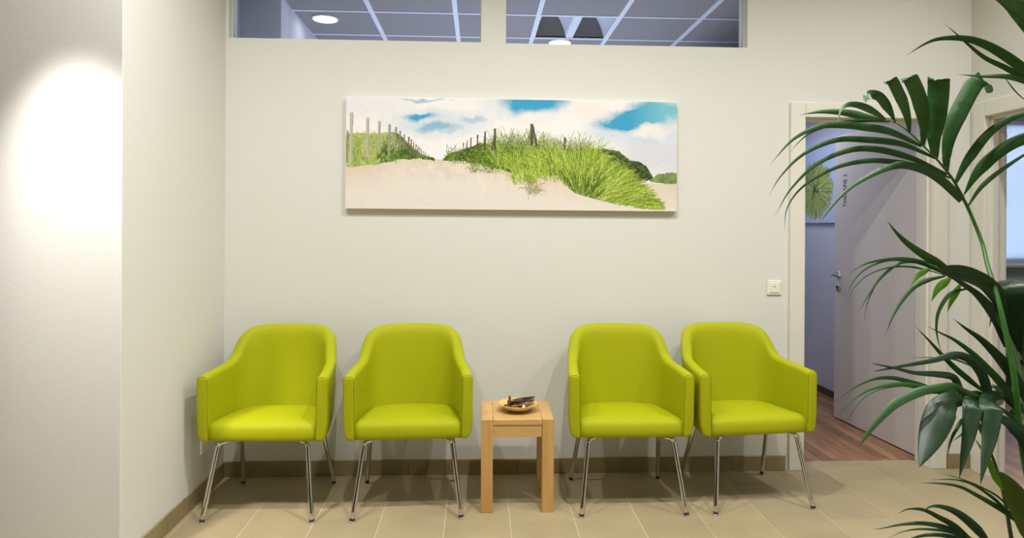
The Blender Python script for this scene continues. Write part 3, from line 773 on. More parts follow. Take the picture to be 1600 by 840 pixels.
grass(120, (680, 1110), (190, 240), (20, 60), lambda x: .3, [(150, 146, 100), (120, 120, 80)], .8, .6)
# posts
for (x, yt, yb, w_, c) in [(24, 72, 300, 14, (196, 188, 176)), (5, 155, 300, 6, (150, 160, 100)), (98, 95, 275, 13, (190, 183, 172)), (151, 110, 255, 11, (180, 172, 160)), (196, 123, 270, 10, (168, 160, 148)), (225, 136, 245, 8, (160, 150, 138)), (245, 151, 240, 7, (150, 142, 130)), (263, 168, 240, 6, (140, 130, 118)),
        (284, 181, 245, 6, (120, 108, 96)), (296, 192, 250, 5, (120, 108, 96)), (306, 203, 255, 4, (126, 116, 104)), (317, 214, 258, 4, (126, 116, 104)), (326, 220, 262, 4, (130, 120, 110)), (334, 227, 266, 3, (130, 120, 110)), (343, 235, 270, 3, (140, 130, 120)), (352, 245, 274, 3, (140, 130, 120)), (361, 252, 277, 3, (140, 130, 120)), (372, 262, 279, 3, (140, 130, 120)),
        (533, 205, 245, 4, (120, 110, 96)), (550, 193, 240, 4, (112, 100, 88)), (568, 180, 235, 5, (106, 94, 82)), (598, 166, 225, 6, (100, 88, 76)), (632, 150, 240, 8, (96, 84, 72)), (678, 136, 235, 9, (90, 80, 68)), (848, 113, 210, 13, (96, 84, 66)), (1001, 172, 228, 9, (110, 98, 76))]:
    stroke(im, [(x*K, yt*K), ((x-2)*K, yb*K)], w_*K+.5, w_*K+.5, lin(c), .95)
    stroke(im, [((x+w_*.3)*K, yt*K), ((x+w_*.3-2)*K, yb*K)], 1, 1, lin([v*.7 for v in c]), .6)
stroke(im, [(678*K, 160*K), (664*K, 240*K)], 3, 3, lin((90, 80, 68))); stroke(im, [(852*K, 120*K), (870*K, 215*K)], 4, 5, lin((96, 84, 66)))
stroke(im, [(855*K, 125*K), (900*K, 165*K), (960*K, 190*K), (1000*K, 195*K)], 1, 1, lin((150, 150, 150)), .6)
sn2 = fnoise(PHt, PWd, (60, 180), 2, 31)-.5; im = np.clip(im*(1+sn2[..., None]*.06), 0, 1)
im = im*.96
t = thing('canvas_picture', 'wide canvas print of a sandy dune path with grass and fence posts', 'picture', (.186, D, 1.460), R_(0))
t.rotation_euler = (0, R_(.12), 0)
bm = bmesh.new(); bx(bm, -.915, .915, -.032, -.0045, 0, .612, .0015, 1); bx(bm, -.88, .88, -.0046, -.0006, .04, .57); obj('stretched_canvas', bm, M['canvas'], t)
pm = print_mesh('printed_scene', im, 1.826, .608, M['print'], t); pm.location = (0, -.0325, .002)

# round grass-flower picture inside the therapy room (faces -X)
fw, fh = 120, 116
im2 = np.zeros((fh, fw, 3))+lin((192, 204, 236)); im2 *= (1+(fnoise(fh, fw, (3, 3), 2, 8)-.5)[..., None]*.1)
cxp, cyp = 62, 70
for k in range(2600):
    a_ = rg.uniform(0, 2*PI); r0 = rg.uniform(0, 14); r1 = rg.uniform(20, 43); cc = [(176, 190, 110), (150, 168, 92), (196, 206, 140), (120, 140, 80), (98, 116, 66)][rg.randint(5)]
    da = rg.normal()*.12
    P = [(cxp+r0*math.cos(a_), cyp+r0*math.sin(a_)), (cxp+(r0+r1)/2*math.cos(a_+da/2), cyp+(r0+r1)/2*math.sin(a_+da/2)), (cxp+r1*math.cos(a_+da), cyp+r1*math.sin(a_+da))]
    P = [(cxp+(a2-cxp)*1.18, b2) for a2, b2 in P]
    stroke(im2, P, 1, 1, lin(cc), .7)
for k in range(60):
    a_ = rg.uniform(0, 2*PI); r0 = rg.uniform(0, 9); x = cxp+r0*math.cos(a_); y = cyp+r0*math.sin(a_); stroke(im2, [(x, y), (x+rg.normal()*3, y+rg.normal()*4)], 1, 1, lin((60, 74, 44)), .8)
t = thing('flower_picture', 'square picture of a spiky green flower ball on the therapy room wall', 'picture', (TX1, 5.62, 1.415), -PI/2)
bm = bmesh.new(); bx(bm, -.36, .36, -.030, -.0006, 0, .700, .0015, 1); obj('stretched_canvas', bm, M['canvas'], t)
pm = print_mesh('printed_flower', im2, .716, .696, M['print'], t); pm.location = (0, -.0305, .002)

# ---------------------------------------------------------------- things in the side room
t = thing('low_cabinet', 'beige low cabinet against the far wall of the side room', 'cabinet', (5.75, 6.80, 0))
bm = bmesh.new(); bx(bm, -.60, .60, -.22, .22, .05, .42, .006); obj('cabinet_body', bm, M['beige'], t)
bm = bmesh.new(); bx(bm, -.56, .56, -.19, .2, .0, .0495); obj('plinth', bm, M['black'], t)
for s in (-1, 1):
    bm = bmesh.new(); x0, x1 = sorted((s*.004, s*.594)); bx(bm, x0, x1, -.238, -.2205, .06, .412, .003); d_ = obj('cabinet_door', bm, M['beige'], t)
    bm = bmesh.new(); tube(bm, smooth_path([(s*.10, -.238, .30), (s*.10, -.262, .30), (s*.17, -.266, .30), (s*.24, -.262, .30), (s*.24, -.238, .30)], 4), .006, 10); obj('handle', bm, M['steel'], d_, True)
bm = bmesh.new(); bx(bm, -.55, .55, -.20, .20, 0, .20, .05, 5); tag(obj('seat_cushion', bm, M['lime2'], None, True, (5.75, 6.80, .421)), 'lime green cushion block lying on the beige cabinet in the side room', 'cushion')
t = thing('dark_stool', 'dark grey upholstered stool on the wooden floor of the side room', 'stool', (4.75, 5.75, 0))
bm = bmesh.new(); bx(bm, -.27, .27, -.22, .22, .33, .43, .03, 4); obj('seat', bm, M['grey'], t, True)
for sx in (-1, 1):
    for sy in (-1, 1):
        bm = bmesh.new(); tube(bm, [(sx*.23, sy*.18, 0), (sx*.21, sy*.16, .335)], .017, 14); obj('leg', bm, M['grey'], t, True)

# ---------------------------------------------------------------- potted palm
PALM = [
 ([(1.4839,1.65,0.3126,0.0101),(1.4505,1.6516,0.491,0.0095),(1.4139,1.6534,0.6531,0.0089),(1.3936,1.6644,0.7794,0.0083),(1.3864,1.6748,0.8745,0.0077),(1.3839,1.6849,0.9707,0.0073),(1.3868,1.7148,1.0813,0.0068),(1.3933,1.7545,1.1777,0.0063),(1.4217,1.8332,1.2767,0.0057),(1.4385,1.8725,1.3296,0.0053),(1.4341,1.9127,1.4127,0.0047),(1.4115,1.9138,1.4593,0.0044),(1.3832,1.9152,1.5114,0.0038),(1.355,1.9166,1.5486,0.0034),(1.3268,1.9179,1.5802,0.0029),(1.3023,1.9391,1.6199,0.0027),(1.2707,1.9507,1.657,0.0022),(1.2387,1.9623,1.6849,0.0018),(1.2065,1.9738,1.6996,0.0012)],[
  (0.0467,0.3,1,'t',[(1.3625,1.9162,1.5393),(1.3612,1.9123,1.6117),(1.3754,1.9058,1.6781),(1.3999,1.8977,1.7402),(1.4219,1.8891,1.7869),(1.4361,1.8803,1.8),(1.447,1.8771,1.7921),(1.4769,1.9106,1.768)]),
  (0.0542,0.2,1,'t',[(1.3305,1.9177,1.5747),(1.3225,1.9123,1.6355),(1.3202,1.9039,1.6993),(1.3187,1.8939,1.7531),(1.3128,1.8831,1.7876),(1.3063,1.8739,1.7965),(1.3318,1.9077,1.7968)]),
  (0.0392,-0.2,1,'t',[(1.293,1.9196,1.6137),(1.2926,1.9137,1.6577),(1.2812,1.9057,1.7047),(1.2634,1.8966,1.749),(1.2395,1.8867,1.7872),(1.2224,1.8779,1.8015),(1.2352,1.9124,1.8037)]),
  (0.0302,-0.2,1,'t',[(1.2662,1.9409,1.6537),(1.2567,1.9355,1.6942),(1.2379,1.9279,1.7359),(1.2147,1.919,1.7712),(1.1948,1.9089,1.7949),(1.1816,1.8999,1.7983),(1.1972,1.9342,1.7965)]),
  (0.0266,0.3,1,'b',[(1.2326,1.9525,1.6814),(1.2082,1.9451,1.7196),(1.1741,1.9341,1.7548),(1.1393,1.921,1.7611),(1.117,1.9057,1.7486),(1.1034,1.8887,1.7305)]),
  (0.021,0.2,1,'l',[(1.2082,1.9637,1.6942),(1.1655,1.9547,1.7169),(1.1184,1.9407,1.7308),(1.0742,1.9239,1.7309),(1.0408,1.9044,1.714),(1.018,1.8829,1.6717)]),
  (0.023,0.5,1,'l',[(1.2065,1.9738,1.6977),(1.1444,1.9686,1.7056),(1.0807,1.9596,1.7147),(1.0072,1.9491,1.7137),(0.9341,1.937,1.7013)]),
  (0.0227,0.3,1,'l',[(1.3023,1.9391,1.6142),(1.2054,1.9399,1.6566),(1.1268,1.9381,1.6685),(1.0576,1.9348,1.6727),(0.9885,1.9307,1.6656),(0.9105,1.9266,1.6287),(0.8405,1.9215,1.5551)]),
  (0.0114,0.3,0,'l',[(1.2197,1.9632,1.6886),(1.1407,1.9621,1.6912),(1.061,1.9587,1.6801),(0.9812,1.9541,1.6557),(0.93,1.9473,1.6166),(0.9049,1.9384,1.589)]),
  (0.0188,0.3,0,'l',[(1.3373,1.9274,1.5776),(1.237,1.9284,1.6178),(1.1307,1.9279,1.6296),(1.0339,1.9259,1.6264),(0.9376,1.9232,1.5841),(0.8695,1.9185,1.52),(0.833,1.9119,1.4639)]),
  (0.0187,0.3,0,'l',[(1.3644,1.9161,1.53),(1.2584,1.9164,1.5756),(1.1516,1.9144,1.6003),(1.0637,1.9104,1.5952),(0.967,1.9058,1.5531),(0.8893,1.8997,1.4803),(0.8412,1.8914,1.4048)]),
  (0.015,0.3,0,'l',[(1.3738,1.9156,1.5188),(1.2865,1.9151,1.5516),(1.2076,1.9119,1.5635),(1.1195,1.908,1.5659),(1.0224,1.9037,1.5442),(0.9261,1.8986,1.4897),(0.876,1.8906,1.4268),(0.8642,1.8803,1.3612)]),
  (0.0299,0.4,1,'w',[(1.4096,1.9139,1.4555),(1.3412,1.9104,1.5144),(1.2787,1.9035,1.5449),(1.1975,1.8957,1.5526),(1.0984,1.8876,1.5125),(1.0273,1.8772,1.4639),(0.9568,1.8658,1.3871)]),
  (0.0262,0.3,1,'l',[(1.387,1.915,1.5021),(1.4139,1.8972,1.5735),(1.4637,1.8706,1.6537),(1.5322,1.8391,1.6952),(1.6136,1.8039,1.687)]),
  (0.0336,0.3,0,'b',[(1.4114,1.9138,1.4667),(1.4418,1.8958,1.5366),(1.4823,1.8697,1.5916),(1.5326,1.8391,1.6267),(1.6138,1.8039,1.6426)]),
  (0.0131,0.3,1,'l',[(1.4247,1.9132,1.4369),(1.4587,1.8875,1.5047),(1.5407,1.8484,1.5809),(1.6051,1.8043,1.6248)]),
 ]),
 ([(1.5057,1.6189,0.3473,0.0087),(1.5967,1.6645,0.81,0.0077),(1.619,1.6635,1.2207,0.0064),(1.5928,1.6647,1.4997,0.0051),(1.5426,1.6672,1.6637,0.0038),(1.4931,1.6696,1.7126,0.0031),(1.4602,1.6712,1.7338,0.0026)],[
  (0.0246,0.3,0,'l',[(1.4767,1.6704,1.7257),(1.3975,1.6782,1.7836),(1.3525,1.6862,1.8194),(1.3063,1.6953,1.8491),(1.2602,1.7051,1.8658),(1.2042,1.7159,1.8677),(1.1682,1.7263,1.8565),(1.1254,1.7375,1.8283)]),
  (0.0148,0.3,0,'l',[(1.4767,1.6704,1.724),(1.3968,1.6772,1.7604),(1.3506,1.6837,1.7874),(1.3032,1.691,1.8131),(1.2673,1.6983,1.8458),(1.2449,1.7053,1.8706),(1.2108,1.7133,1.9056)]),
  (0.0164,0.6,1,'l',[(1.4931,1.6696,1.7209),(1.3945,1.6744,1.7531),(1.3452,1.6768,1.7627),(1.2845,1.6797,1.7624),(1.2238,1.6826,1.7669)]),
  (0.0033,0.0,0,'l',[(1.3436,1.6768,1.7611),(1.3717,1.6755,1.7251),(1.398,1.6742,1.7022),(1.4359,1.6724,1.6795)]),
  (0.0246,0.4,0,'l',[(1.5341,1.6676,1.7129),(1.4731,1.6668,1.802),(1.3864,1.6656,1.89),(1.3584,1.6607,1.9124),(1.3268,1.6552,1.9376),(1.2562,1.651,1.9831)]),
  (0.0312,0.3,0,'b',[(1.559,1.6664,1.6638),(1.4689,1.6625,1.858),(1.3772,1.6549,1.924),(1.3256,1.6433,1.9433),(1.2575,1.631,1.9729)]),
  (0.023,0.3,0,'l',[(1.5756,1.6656,1.631),(1.4921,1.6597,1.8414),(1.3901,1.6502,1.9308),(1.3441,1.6355,1.9636),(1.2974,1.619,2.0013)]),
  (0.0296,0.3,0,'l',[(1.6012,1.6643,1.4669),(1.6194,1.6228,1.5452),(1.6247,1.5631,1.5239)]),
 ]),
 ([(1.3753,1.5652,0.4139,0.0084),(1.3873,1.6146,0.6698,0.008),(1.4255,1.6929,0.8689,0.0078),(1.4493,1.7518,0.9977,0.0074),(1.4455,1.792,1.0859,0.0068),(1.4128,1.8136,1.157,0.0055),(1.3682,1.8158,1.2012,0.0048),(1.3308,1.8176,1.2276,0.0042),(1.2861,1.8298,1.2568,0.0033),(1.2462,1.8417,1.2739,0.0025),(1.2041,1.8538,1.2839,0.0017)],[
  (0.0231,0.3,0,'l',[(1.3148,1.8184,1.247),(1.2749,1.8166,1.2736),(1.227,1.8135,1.2983),(1.1752,1.8097,1.3317),(1.1373,1.8045,1.365),(1.1116,1.7982,1.3928)]),
  (0.0143,0.3,1,'l',[(1.345,1.837,1.2225),(1.2954,1.8378,1.251),(1.2436,1.8379,1.2741),(1.1936,1.8376,1.2847),(1.1436,1.8371,1.2845),(1.0918,1.8363,1.2773),(1.0509,1.8348,1.2612),(1.0224,1.8326,1.2382)]),
  (0.0072,0.3,0,'l',[(1.2041,1.8538,1.2839),(1.1532,1.8526,1.282),(1.1142,1.849,1.2731),(1.0713,1.8448,1.2517),(1.0391,1.8393,1.2182),(1.0174,1.8328,1.1796)]),
  (0.0054,0.3,0,'l',[(1.3124,1.8485,1.2395),(1.2617,1.8481,1.2538),(1.1997,1.8468,1.2645),(1.1375,1.8448,1.2591),(1.0808,1.8421,1.2377),(1.0385,1.8381,1.1987),(1.0211,1.8327,1.1584)]),
  (0.009,0.3,0,'l',[(1.2456,1.8518,1.2734),(1.1964,1.8505,1.2769),(1.1644,1.8466,1.2662),(1.1214,1.8424,1.2324),(1.0837,1.8372,1.1846),(1.0513,1.8312,1.1355)]),
  (0.0045,0.2,0,'l',[(1.1987,1.8541,1.2767),(1.1623,1.8521,1.2641),(1.1394,1.8478,1.2499),(1.1072,1.843,1.2126),(1.0803,1.8373,1.1596),(1.0674,1.8304,1.1089)]),
  (0.0161,0.2,2,'l',[(1.2642,1.8409,1.2614),(1.2321,1.8424,1.2415),(1.209,1.8436,1.2091)]),
  (0.0142,0.3,0,'l',[(1.2918,1.8195,1.2398),(1.2407,1.817,1.2292),(1.1973,1.8119,1.2101),(1.1588,1.8054,1.1721),(1.1288,1.7975,1.131),(1.1039,1.7886,1.0836)]),
  (0.0214,0.2,2,'l',[(1.3129,1.8285,1.2338),(1.282,1.8341,1.2047),(1.2665,1.8408,1.1664)]),
  (0.0178,0.2,2,'l',[(1.3398,1.8272,1.2161),(1.3214,1.8322,1.1745),(1.3115,1.8386,1.138)]),
  (0.0106,0.2,0,'l',[(1.3593,1.8162,1.2064),(1.3046,1.814,1.1924),(1.2681,1.8085,1.1488),(1.2539,1.8007,1.1059),(1.253,1.7914,1.0636),(1.2568,1.7812,1.0323)]),
  (0.0355,0.4,3,'w',[(1.4719,1.8108,1.0474),(1.4297,1.8046,1.1263),(1.3711,1.7953,1.1873),(1.3082,1.7843,1.2267),(1.247,1.7716,1.2587)]),
  (0.0424,-0.4,3,'b',[(1.4497,1.8018,1.0931),(1.4305,1.7966,1.1643),(1.3935,1.7894,1.2124),(1.3385,1.7815,1.2409),(1.2781,1.7727,1.2553),(1.2298,1.7624,1.2661)]),
  (0.0632,0.05,3,'d',[(1.5081,1.8591,1.2282),(1.4709,1.8108,1.2248),(1.4541,1.7855,1.2006),(1.4564,1.7812,1.1399),(1.4652,1.7761,1.0796),(1.4789,1.7704,1.0162)]),
  (0.0594,-0.05,3,'d',[(1.5528,1.8469,1.2256),(1.516,1.7986,1.2224),(1.4977,1.7704,1.1969),(1.4913,1.7643,1.1247),(1.4773,1.758,1.0653),(1.4595,1.7513,1.0063)]),
  (0.0454,-0.1,3,'d',[(1.5818,1.8455,1.2186),(1.5583,1.7966,1.2173),(1.5421,1.7651,1.1766),(1.5286,1.7573,1.0911),(1.494,1.7496,0.9722)]),
  (0.0054,0.1,0,'l',[(1.4346,1.8226,1.1399),(1.4276,1.8229,1.1238),(1.4224,1.8232,1.0953)]),
 ]),
 ([(1.44,1.5921,0.3495,0.0079),(1.4493,1.6317,0.5655,0.0075),(1.4378,1.6622,0.747,0.007),(1.4241,1.693,0.8357,0.0065),(1.3823,1.695,0.8853,0.0057),(1.3423,1.6969,0.9099,0.0045),(1.2991,1.699,0.918,0.0039),(1.2576,1.701,0.9277,0.0031),(1.2229,1.7127,0.9417,0.0021)],[
  (0.0299,0.3,3,'l',[(1.4353,1.6924,0.9022),(1.4183,1.6972,0.9443),(1.4062,1.7036,0.9695),(1.3913,1.7112,1.0014),(1.36,1.7202,1.0434),(1.3254,1.7301,1.0806),(1.2909,1.7404,1.1079),(1.2648,1.7507,1.132)]),
  (0.0202,0.3,0,'l',[(1.4249,1.7129,0.8715),(1.4036,1.7172,0.9226),(1.3801,1.723,0.9618),(1.3469,1.73,1.001),(1.3105,1.7378,1.0403),(1.2673,1.7464,1.0746),(1.231,1.7551,1.0938),(1.1998,1.7639,1.1114)]),
  (0.0151,0.3,0,'l',[(1.3389,1.7171,0.9382),(1.3206,1.7229,0.9504),(1.2903,1.7315,0.9773),(1.2639,1.7411,1.0024),(1.2377,1.7516,1.0328),(1.2066,1.763,1.072),(1.1771,1.775,1.108)]),
  (0.0281,0.3,3,'w',[(1.3232,1.6878,0.9108),(1.3154,1.6914,0.953),(1.3037,1.6966,0.9966),(1.276,1.7034,1.0319),(1.2386,1.7113,1.0421),(1.1846,1.7204,1.0255),(1.1137,1.7308,1.0103),(1.0407,1.7416,0.9932)]),
  (0.0215,0.4,3,'w',[(1.262,1.6908,0.9303),(1.2448,1.6955,0.9574),(1.2321,1.7019,0.9858),(1.1951,1.7103,0.9925),(1.1415,1.7203,0.9939),(1.0962,1.7304,1.0037),(1.0372,1.7418,1.0151)]),
  (0.0134,0.3,0,'l',[(1.2971,1.7191,0.9094),(1.2472,1.7224,0.9291),(1.1891,1.7263,0.9503),(1.1395,1.7301,0.9666),(1.0899,1.734,0.9777),(1.0404,1.7381,0.9737),(0.991,1.7422,0.9511),(0.9382,1.7466,0.9115)]),
  (0.0133,0.3,1,'l',[(1.2493,1.7014,0.9377),(1.1496,1.7063,0.9603),(1.0915,1.7091,0.9667),(1.0251,1.7123,0.9563),(0.9755,1.7147,0.9294),(0.9277,1.717,0.8827)]),
  (0.0033,0.3,0,'l',[(1.1496,1.7063,0.9537),(1.0935,1.7123,0.9609),(1.0299,1.7202,0.9444),(0.9916,1.7277,0.9093),(0.9635,1.7353,0.8554)]),
  (0.0229,0.3,1,'m',[(1.2688,1.6705,0.9387),(1.2261,1.6701,0.9652),(1.1993,1.6679,0.9724),(1.1559,1.6659,0.9666),(1.1044,1.6639,0.9544),(1.045,1.6619,0.9246),(0.9955,1.6591,0.8774),(0.9526,1.6558,0.8226)]),
  (0.0132,0.3,0,'l',[(1.3165,1.6882,0.9273),(1.2456,1.6966,0.9538),(1.1843,1.7068,0.9467),(1.1432,1.7172,0.9444),(1.0957,1.7289,0.9284)]),
  (0.0673,0.2,5,'e',[(1.245,1.6816,0.9328),(1.2073,1.6718,0.9355),(1.1712,1.6564,0.9219),(1.1434,1.6378,0.8952),(1.1145,1.617,0.8619),(1.0849,1.5946,0.8318),(1.0531,1.5708,0.8002)]),
  (0.0443,0.0,5,'d',[(1.3361,1.7473,0.8983),(1.2941,1.6993,0.9246),(1.2521,1.6573,0.926),(1.2354,1.6414,0.9014),(1.2143,1.624,0.8541),(1.1893,1.6053,0.8131),(1.1637,1.5854,0.769)]),
  (0.049,0.0,5,'d',[(1.3762,1.7353,0.8961),(1.3297,1.6875,0.9257),(1.2881,1.6431,0.9278),(1.2744,1.6255,0.9055),(1.2547,1.6061,0.8592),(1.2277,1.5856,0.8116),(1.2,1.5637,0.7613)]),
  (0.0099,0.2,0,'l',[(1.2754,1.6902,0.8908),(1.2425,1.6802,0.8823),(1.2111,1.6648,0.8593),(1.183,1.6464,0.8313),(1.1617,1.6256,0.8017)]),
  (0.0066,0.2,0,'l',[(1.2829,1.6998,0.8648),(1.2494,1.6892,0.845),(1.2107,1.6733,0.829)]),
  (0.038,0.5,3,'b',[(1.3166,1.6882,0.9042),(1.3434,1.6786,0.8852),(1.3668,1.6654,0.8692),(1.3931,1.65,0.833),(1.4323,1.6325,0.7258)]),
  (0.0233,0.2,3,'l',[(1.374,1.6954,0.8852),(1.4083,1.7057,0.8988),(1.4459,1.7214,0.8942),(1.5072,1.739,0.8207)]),
  (0.0166,0.3,3,'l',[(1.3988,1.6942,0.8986),(1.3766,1.7097,0.9348),(1.3623,1.7314,0.9549),(1.3433,1.7569,0.9335)]),
  (0.005,0.3,0,'l',[(1.302,1.6989,1.0011),(1.2757,1.7146,1.018),(1.24,1.7373,1.0287),(1.154,1.7661,1.0252)]),
  (0.0167,0.3,2,'l',[(1.3746,1.7054,0.6853),(1.3523,1.7081,0.723),(1.3321,1.7115,0.7722),(1.3122,1.7153,0.8047),(1.2993,1.719,0.8254)]),
 ]),
 ([(1.4162,1.5932,0.3964,0.0073),(1.4009,1.614,0.5113,0.0062),(1.3814,1.6149,0.5905,0.0056),(1.3526,1.6163,0.6458,0.0049),(1.3287,1.6175,0.6679,0.0037)],[
  (0.0127,0.3,0,'l',[(1.3718,1.6154,0.6127),(1.3327,1.6202,0.6508),(1.301,1.626,0.6743),(1.2472,1.6336,0.7054),(1.2063,1.6412,0.7254),(1.1639,1.6492,0.7309),(1.1118,1.658,0.7299)]),
  (0.0079,0.3,0,'l',[(1.3526,1.6163,0.6458),(1.3094,1.6221,0.6758),(1.28,1.629,0.7036),(1.2383,1.6373,0.7313),(1.1984,1.6463,0.7412),(1.1392,1.6567,0.7381)]),
  (0.0048,0.3,0,'l',[(1.3367,1.6171,0.66),(1.294,1.6258,0.7047),(1.25,1.6376,0.7294),(1.2132,1.6506,0.7427),(1.1636,1.6655,0.754)]),
  (0.0486,0.2,4,'b',[(1.2654,1.6005,0.7747),(1.2798,1.5961,0.7699),(1.2976,1.5898,0.7439),(1.3114,1.5828,0.7076),(1.3246,1.5752,0.6688),(1.3512,1.5663,0.5984)]),
 ]),
 ([(1.406,1.6538,0.3284,0.0076),(1.4489,1.7518,0.4566,0.006),(1.4313,1.7527,0.5424,0.0054),(1.4135,1.7535,0.6453,0.0048),(1.3925,1.7546,0.7225,0.0043),(1.3699,1.7557,0.7825,0.0038),(1.3438,1.7569,0.8373,0.0032),(1.3298,1.7576,0.8853,0.0027)],[
  (0.0086,0.2,3,'l',[(1.3699,1.7557,0.7825),(1.3631,1.7632,0.806),(1.3533,1.7742,0.8547),(1.3552,1.7864,0.8774)]),
 ]),
 ([(1.3249,1.5075,0.4046,0.0069),(1.2892,1.5393,0.5067,0.0059),(1.2435,1.5415,0.5819,0.0047),(1.198,1.5437,0.6239,0.0035),(1.1527,1.5459,0.6418,0.0024)],[
  (0.0136,0.3,3,'l',[(1.1708,1.5451,0.6328),(1.1295,1.5508,0.6672),(1.0953,1.5578,0.6859),(1.0614,1.5658,0.7013),(1.0277,1.5745,0.6997),(1.008,1.583,0.6841)]),
  (0.0209,0.3,3,'l',[(1.198,1.5237,0.6274),(1.1769,1.5267,0.6577),(1.158,1.5305,0.6787),(1.1288,1.5352,0.7026),(1.0999,1.5403,0.7159),(1.0695,1.5457,0.7186),(1.0467,1.5511,0.7031)]),
  (0.0121,0.4,3,'l',[(1.1905,1.5441,0.6269),(1.1495,1.548,0.6469),(1.1091,1.5529,0.6636),(1.0568,1.5587,0.6724),(1.0045,1.5649,0.6675),(0.9522,1.5715,0.6548),(0.9394,1.5763,0.6589)]),
  (0.0076,0.4,0,'l',[(1.1905,1.5441,0.6239),(1.1393,1.5491,0.6466),(1.11,1.5541,0.6554),(1.0583,1.5608,0.6578),(1.0172,1.5675,0.6509),(0.9792,1.5744,0.6316)]),
  (0.0106,0.4,3,'l',[(1.1754,1.5448,0.6238),(1.1394,1.5491,0.6376),(1.1101,1.5541,0.6448),(1.069,1.5603,0.6442),(1.028,1.567,0.6312),(0.9992,1.5734,0.6073)]),
 ]),
]

TONES = [S((36, 80, 26)), S((46, 88, 40)), S((84, 140, 26)), S((22, 52, 26)), S((62, 82, 20)), S((26, 58, 30))]  # the bright yellow-green tone has backlight painted into the leaf colour
PX, PY = 1.60, 1.66
t = thing('potted_palm', 'tall potted palm with arching dark green fronds at the right edge', 'plant', (PX, PY, 0))
bm = bmesh.new(); lathe(bm, [(.001, 0), (.13, 0), (.138, .006), (.175, .33), (.185, .335), (.185, .36), (.172, .36), (.168, .31), (.001, .31)], seg=48); obj('pot', bm, M['pot'], t, True)
bm = bmesh.new(); lathe(bm, [(.001, .311), (.167, .311), (.167, .322), (.10, .330), (.001, .333)], seg=32); obj('soil', bm, M['soil'], t, True)
camp = Vector((0, 0, EYE))
def wprof(kind, s):
    if kind == 'b': return max(.02, min(1, (s/.30)**.6)*(1-max(0, (s-.72)/.28)**2.2)) * (.55+.45*min(1, s/.35))
    if kind == 'e': return (.42+.58*min(1, s/.34))*(1-max(0, (s-.42)/.58)**1.7)+.008
    if kind == 't': return (.22+.78*min(1, s/.46)**.85)*(1-max(0, (s-.86)/.14)**2.5)+.01
    if kind == 'd': return (.92+.25*min(1, s/.12))*(1-max(0, (s-.22)/.78)**1.35)+.02
    if kind == 'w': return max(.02, (1-s)**.55*(.75+.25*math.sin(PI*min(1, s*1.6))))
    if kind == 'm': return max(.02, math.sin(PI*min(1, max(0, s))**.95)**.75)
    return max(.03, (.35+.65*min(1, s/.25))*(1-max(0, (s-.35)/.65)**1.25))
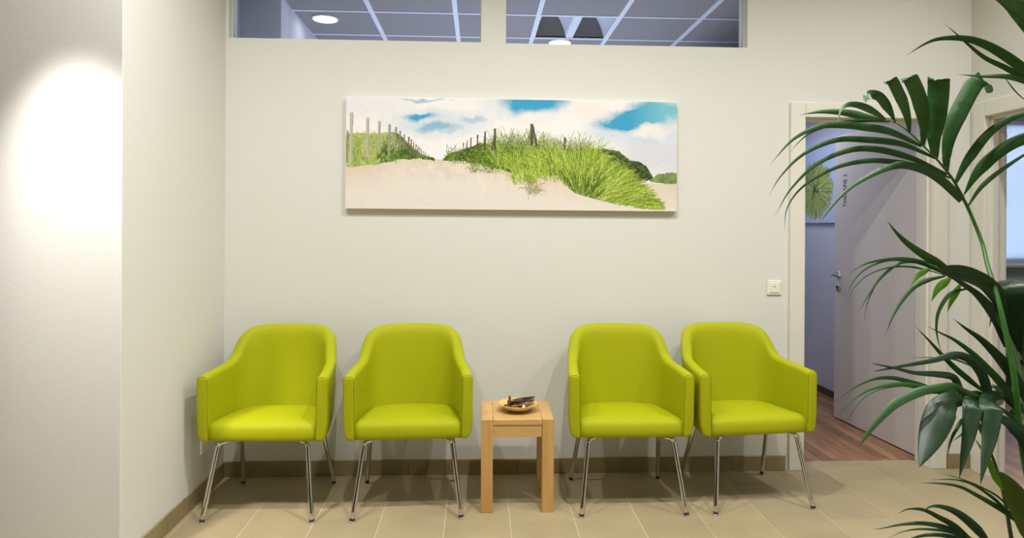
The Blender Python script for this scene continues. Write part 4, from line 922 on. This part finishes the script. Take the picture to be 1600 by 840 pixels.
for fi, (stem, leaves) in enumerate(PALM):
    bm = bmesh.new(); uvl = bm.loops.layers.uv.new('UVMap'); fc = []
    for (w, lean, tone, kind, P) in leaves:
        Q = smooth_path(P, 8 if len(P) > 5 else 10); n = len(Q); Q = [Vector(q) for q in Q]
        ds = [0]
        for i in range(1, n): ds.append(ds[-1]+(Q[i]-Q[i-1]).length)
        col = TONES[tone]; g = rnd.uniform(.85, 1.18); col = (col[0]*g, col[1]*g, col[2]*g, 1)
        prev = None; sgn = 1; wv0 = None
        NS = 6
        for i, p in enumerate(Q):
            s = ds[i]/ds[-1]; T = (Q[min(i+1, n-1)]-Q[max(i-1, 0)]).normalized(); V = (camp-p).normalized()
            W_ = T.cross(V)
            if W_.length < 1e-4: W_ = wv0 or Vector((1, 0, 0))
            W_.normalize()
            if wv0 is not None and W_.dot(wv0) < 0: W_ = -W_
            if kind == 't':
                if s < .76: wfix = W_.copy()
                else: W_ = wfix.copy()
            if kind == 'd' and s < .16:
                j_ = next(q_ for q_ in range(n) if ds[q_]/ds[-1] >= .18); T2 = (Q[j_+1]-Q[j_-1]).normalized(); W2 = T2.cross(V).normalized(); W_ = W2 if W2.dot(W_) > 0 or i == 0 else -W2; 
            wv0 = W_.copy(); Nn = W_.cross(T).normalized()
            if Nn.dot(V) < 0: Nn = -Nn
            a_ = lean*(1.0 if W_.z > 0 else -1.0)
            Wd = (W_*math.cos(a_)-Nn*math.sin(a_)).normalized(); Nd = (Nn*math.cos(a_)+W_*math.sin(a_)).normalized()
            hw = w*.5*wprof(kind, s)/math.cos(lean)
            row = []
            for k in range(NS+1):
                u = -1+2*k/NS
                cup = -.18*abs(u)**1.4+.035*math.cos(u*PI*3)*(1 if w > .02 else 0)
                row.append((bm.verts.new(p+Wd*(u*hw)+Nd*(cup*hw)), (k/NS, s)))
            if prev:
                for k in range(NS):
                    f = bm.faces.new((prev[k][0], prev[k+1][0], row[k+1][0], row[k][0]))
                    for lp, q in zip(f.loops, (prev[k], prev[k+1], row[k+1], row[k])): lp[uvl].uv = q[1]
                    fc.append(col)
            prev = row
    for v in bm.verts: v.co -= Vector((PX, PY, 0))
    for f in bm.faces: f.smooth = True
    me = bpy.data.meshes.new('frond'); bm.to_mesh(me); bm.free(); me.materials.append(M['leaf'])
    fo = bpy.data.objects.new('frond', me); C.objects.link(fo); fo.parent = t; set_col(fo, fc)
    # stem with its root in the pot
    a_ = fi*1.05; base = (PX+.05*math.cos(a_), PY+.05*math.sin(a_), .325, .010)
    low = stem[0]; midp = ((base[0]+low[0])/2, (base[1]+low[1])/2, (base[2]+low[2])/2, .0105)
    path = smooth_path([base, midp]+list(stem) if low[2] > .4 else [base]+list(stem[1:]), 6)
    bm = bmesh.new(); tube(bm, [Vector(q[:3])-Vector((PX, PY, 0)) for q in path], [max(.0012, q[3]) for q in path], 10)
    sc_ = [S((44, 100, 22)), S((48, 92, 36)), S((44, 92, 30)), S((40, 84, 32)), S((70, 104, 40)), S((34, 62, 30)), S((34, 72, 36))][fi]
    nf = len(bm.faces); so = obj('stem', bm, M['stem'], fo, True); set_col(so, [sc_]*nf)
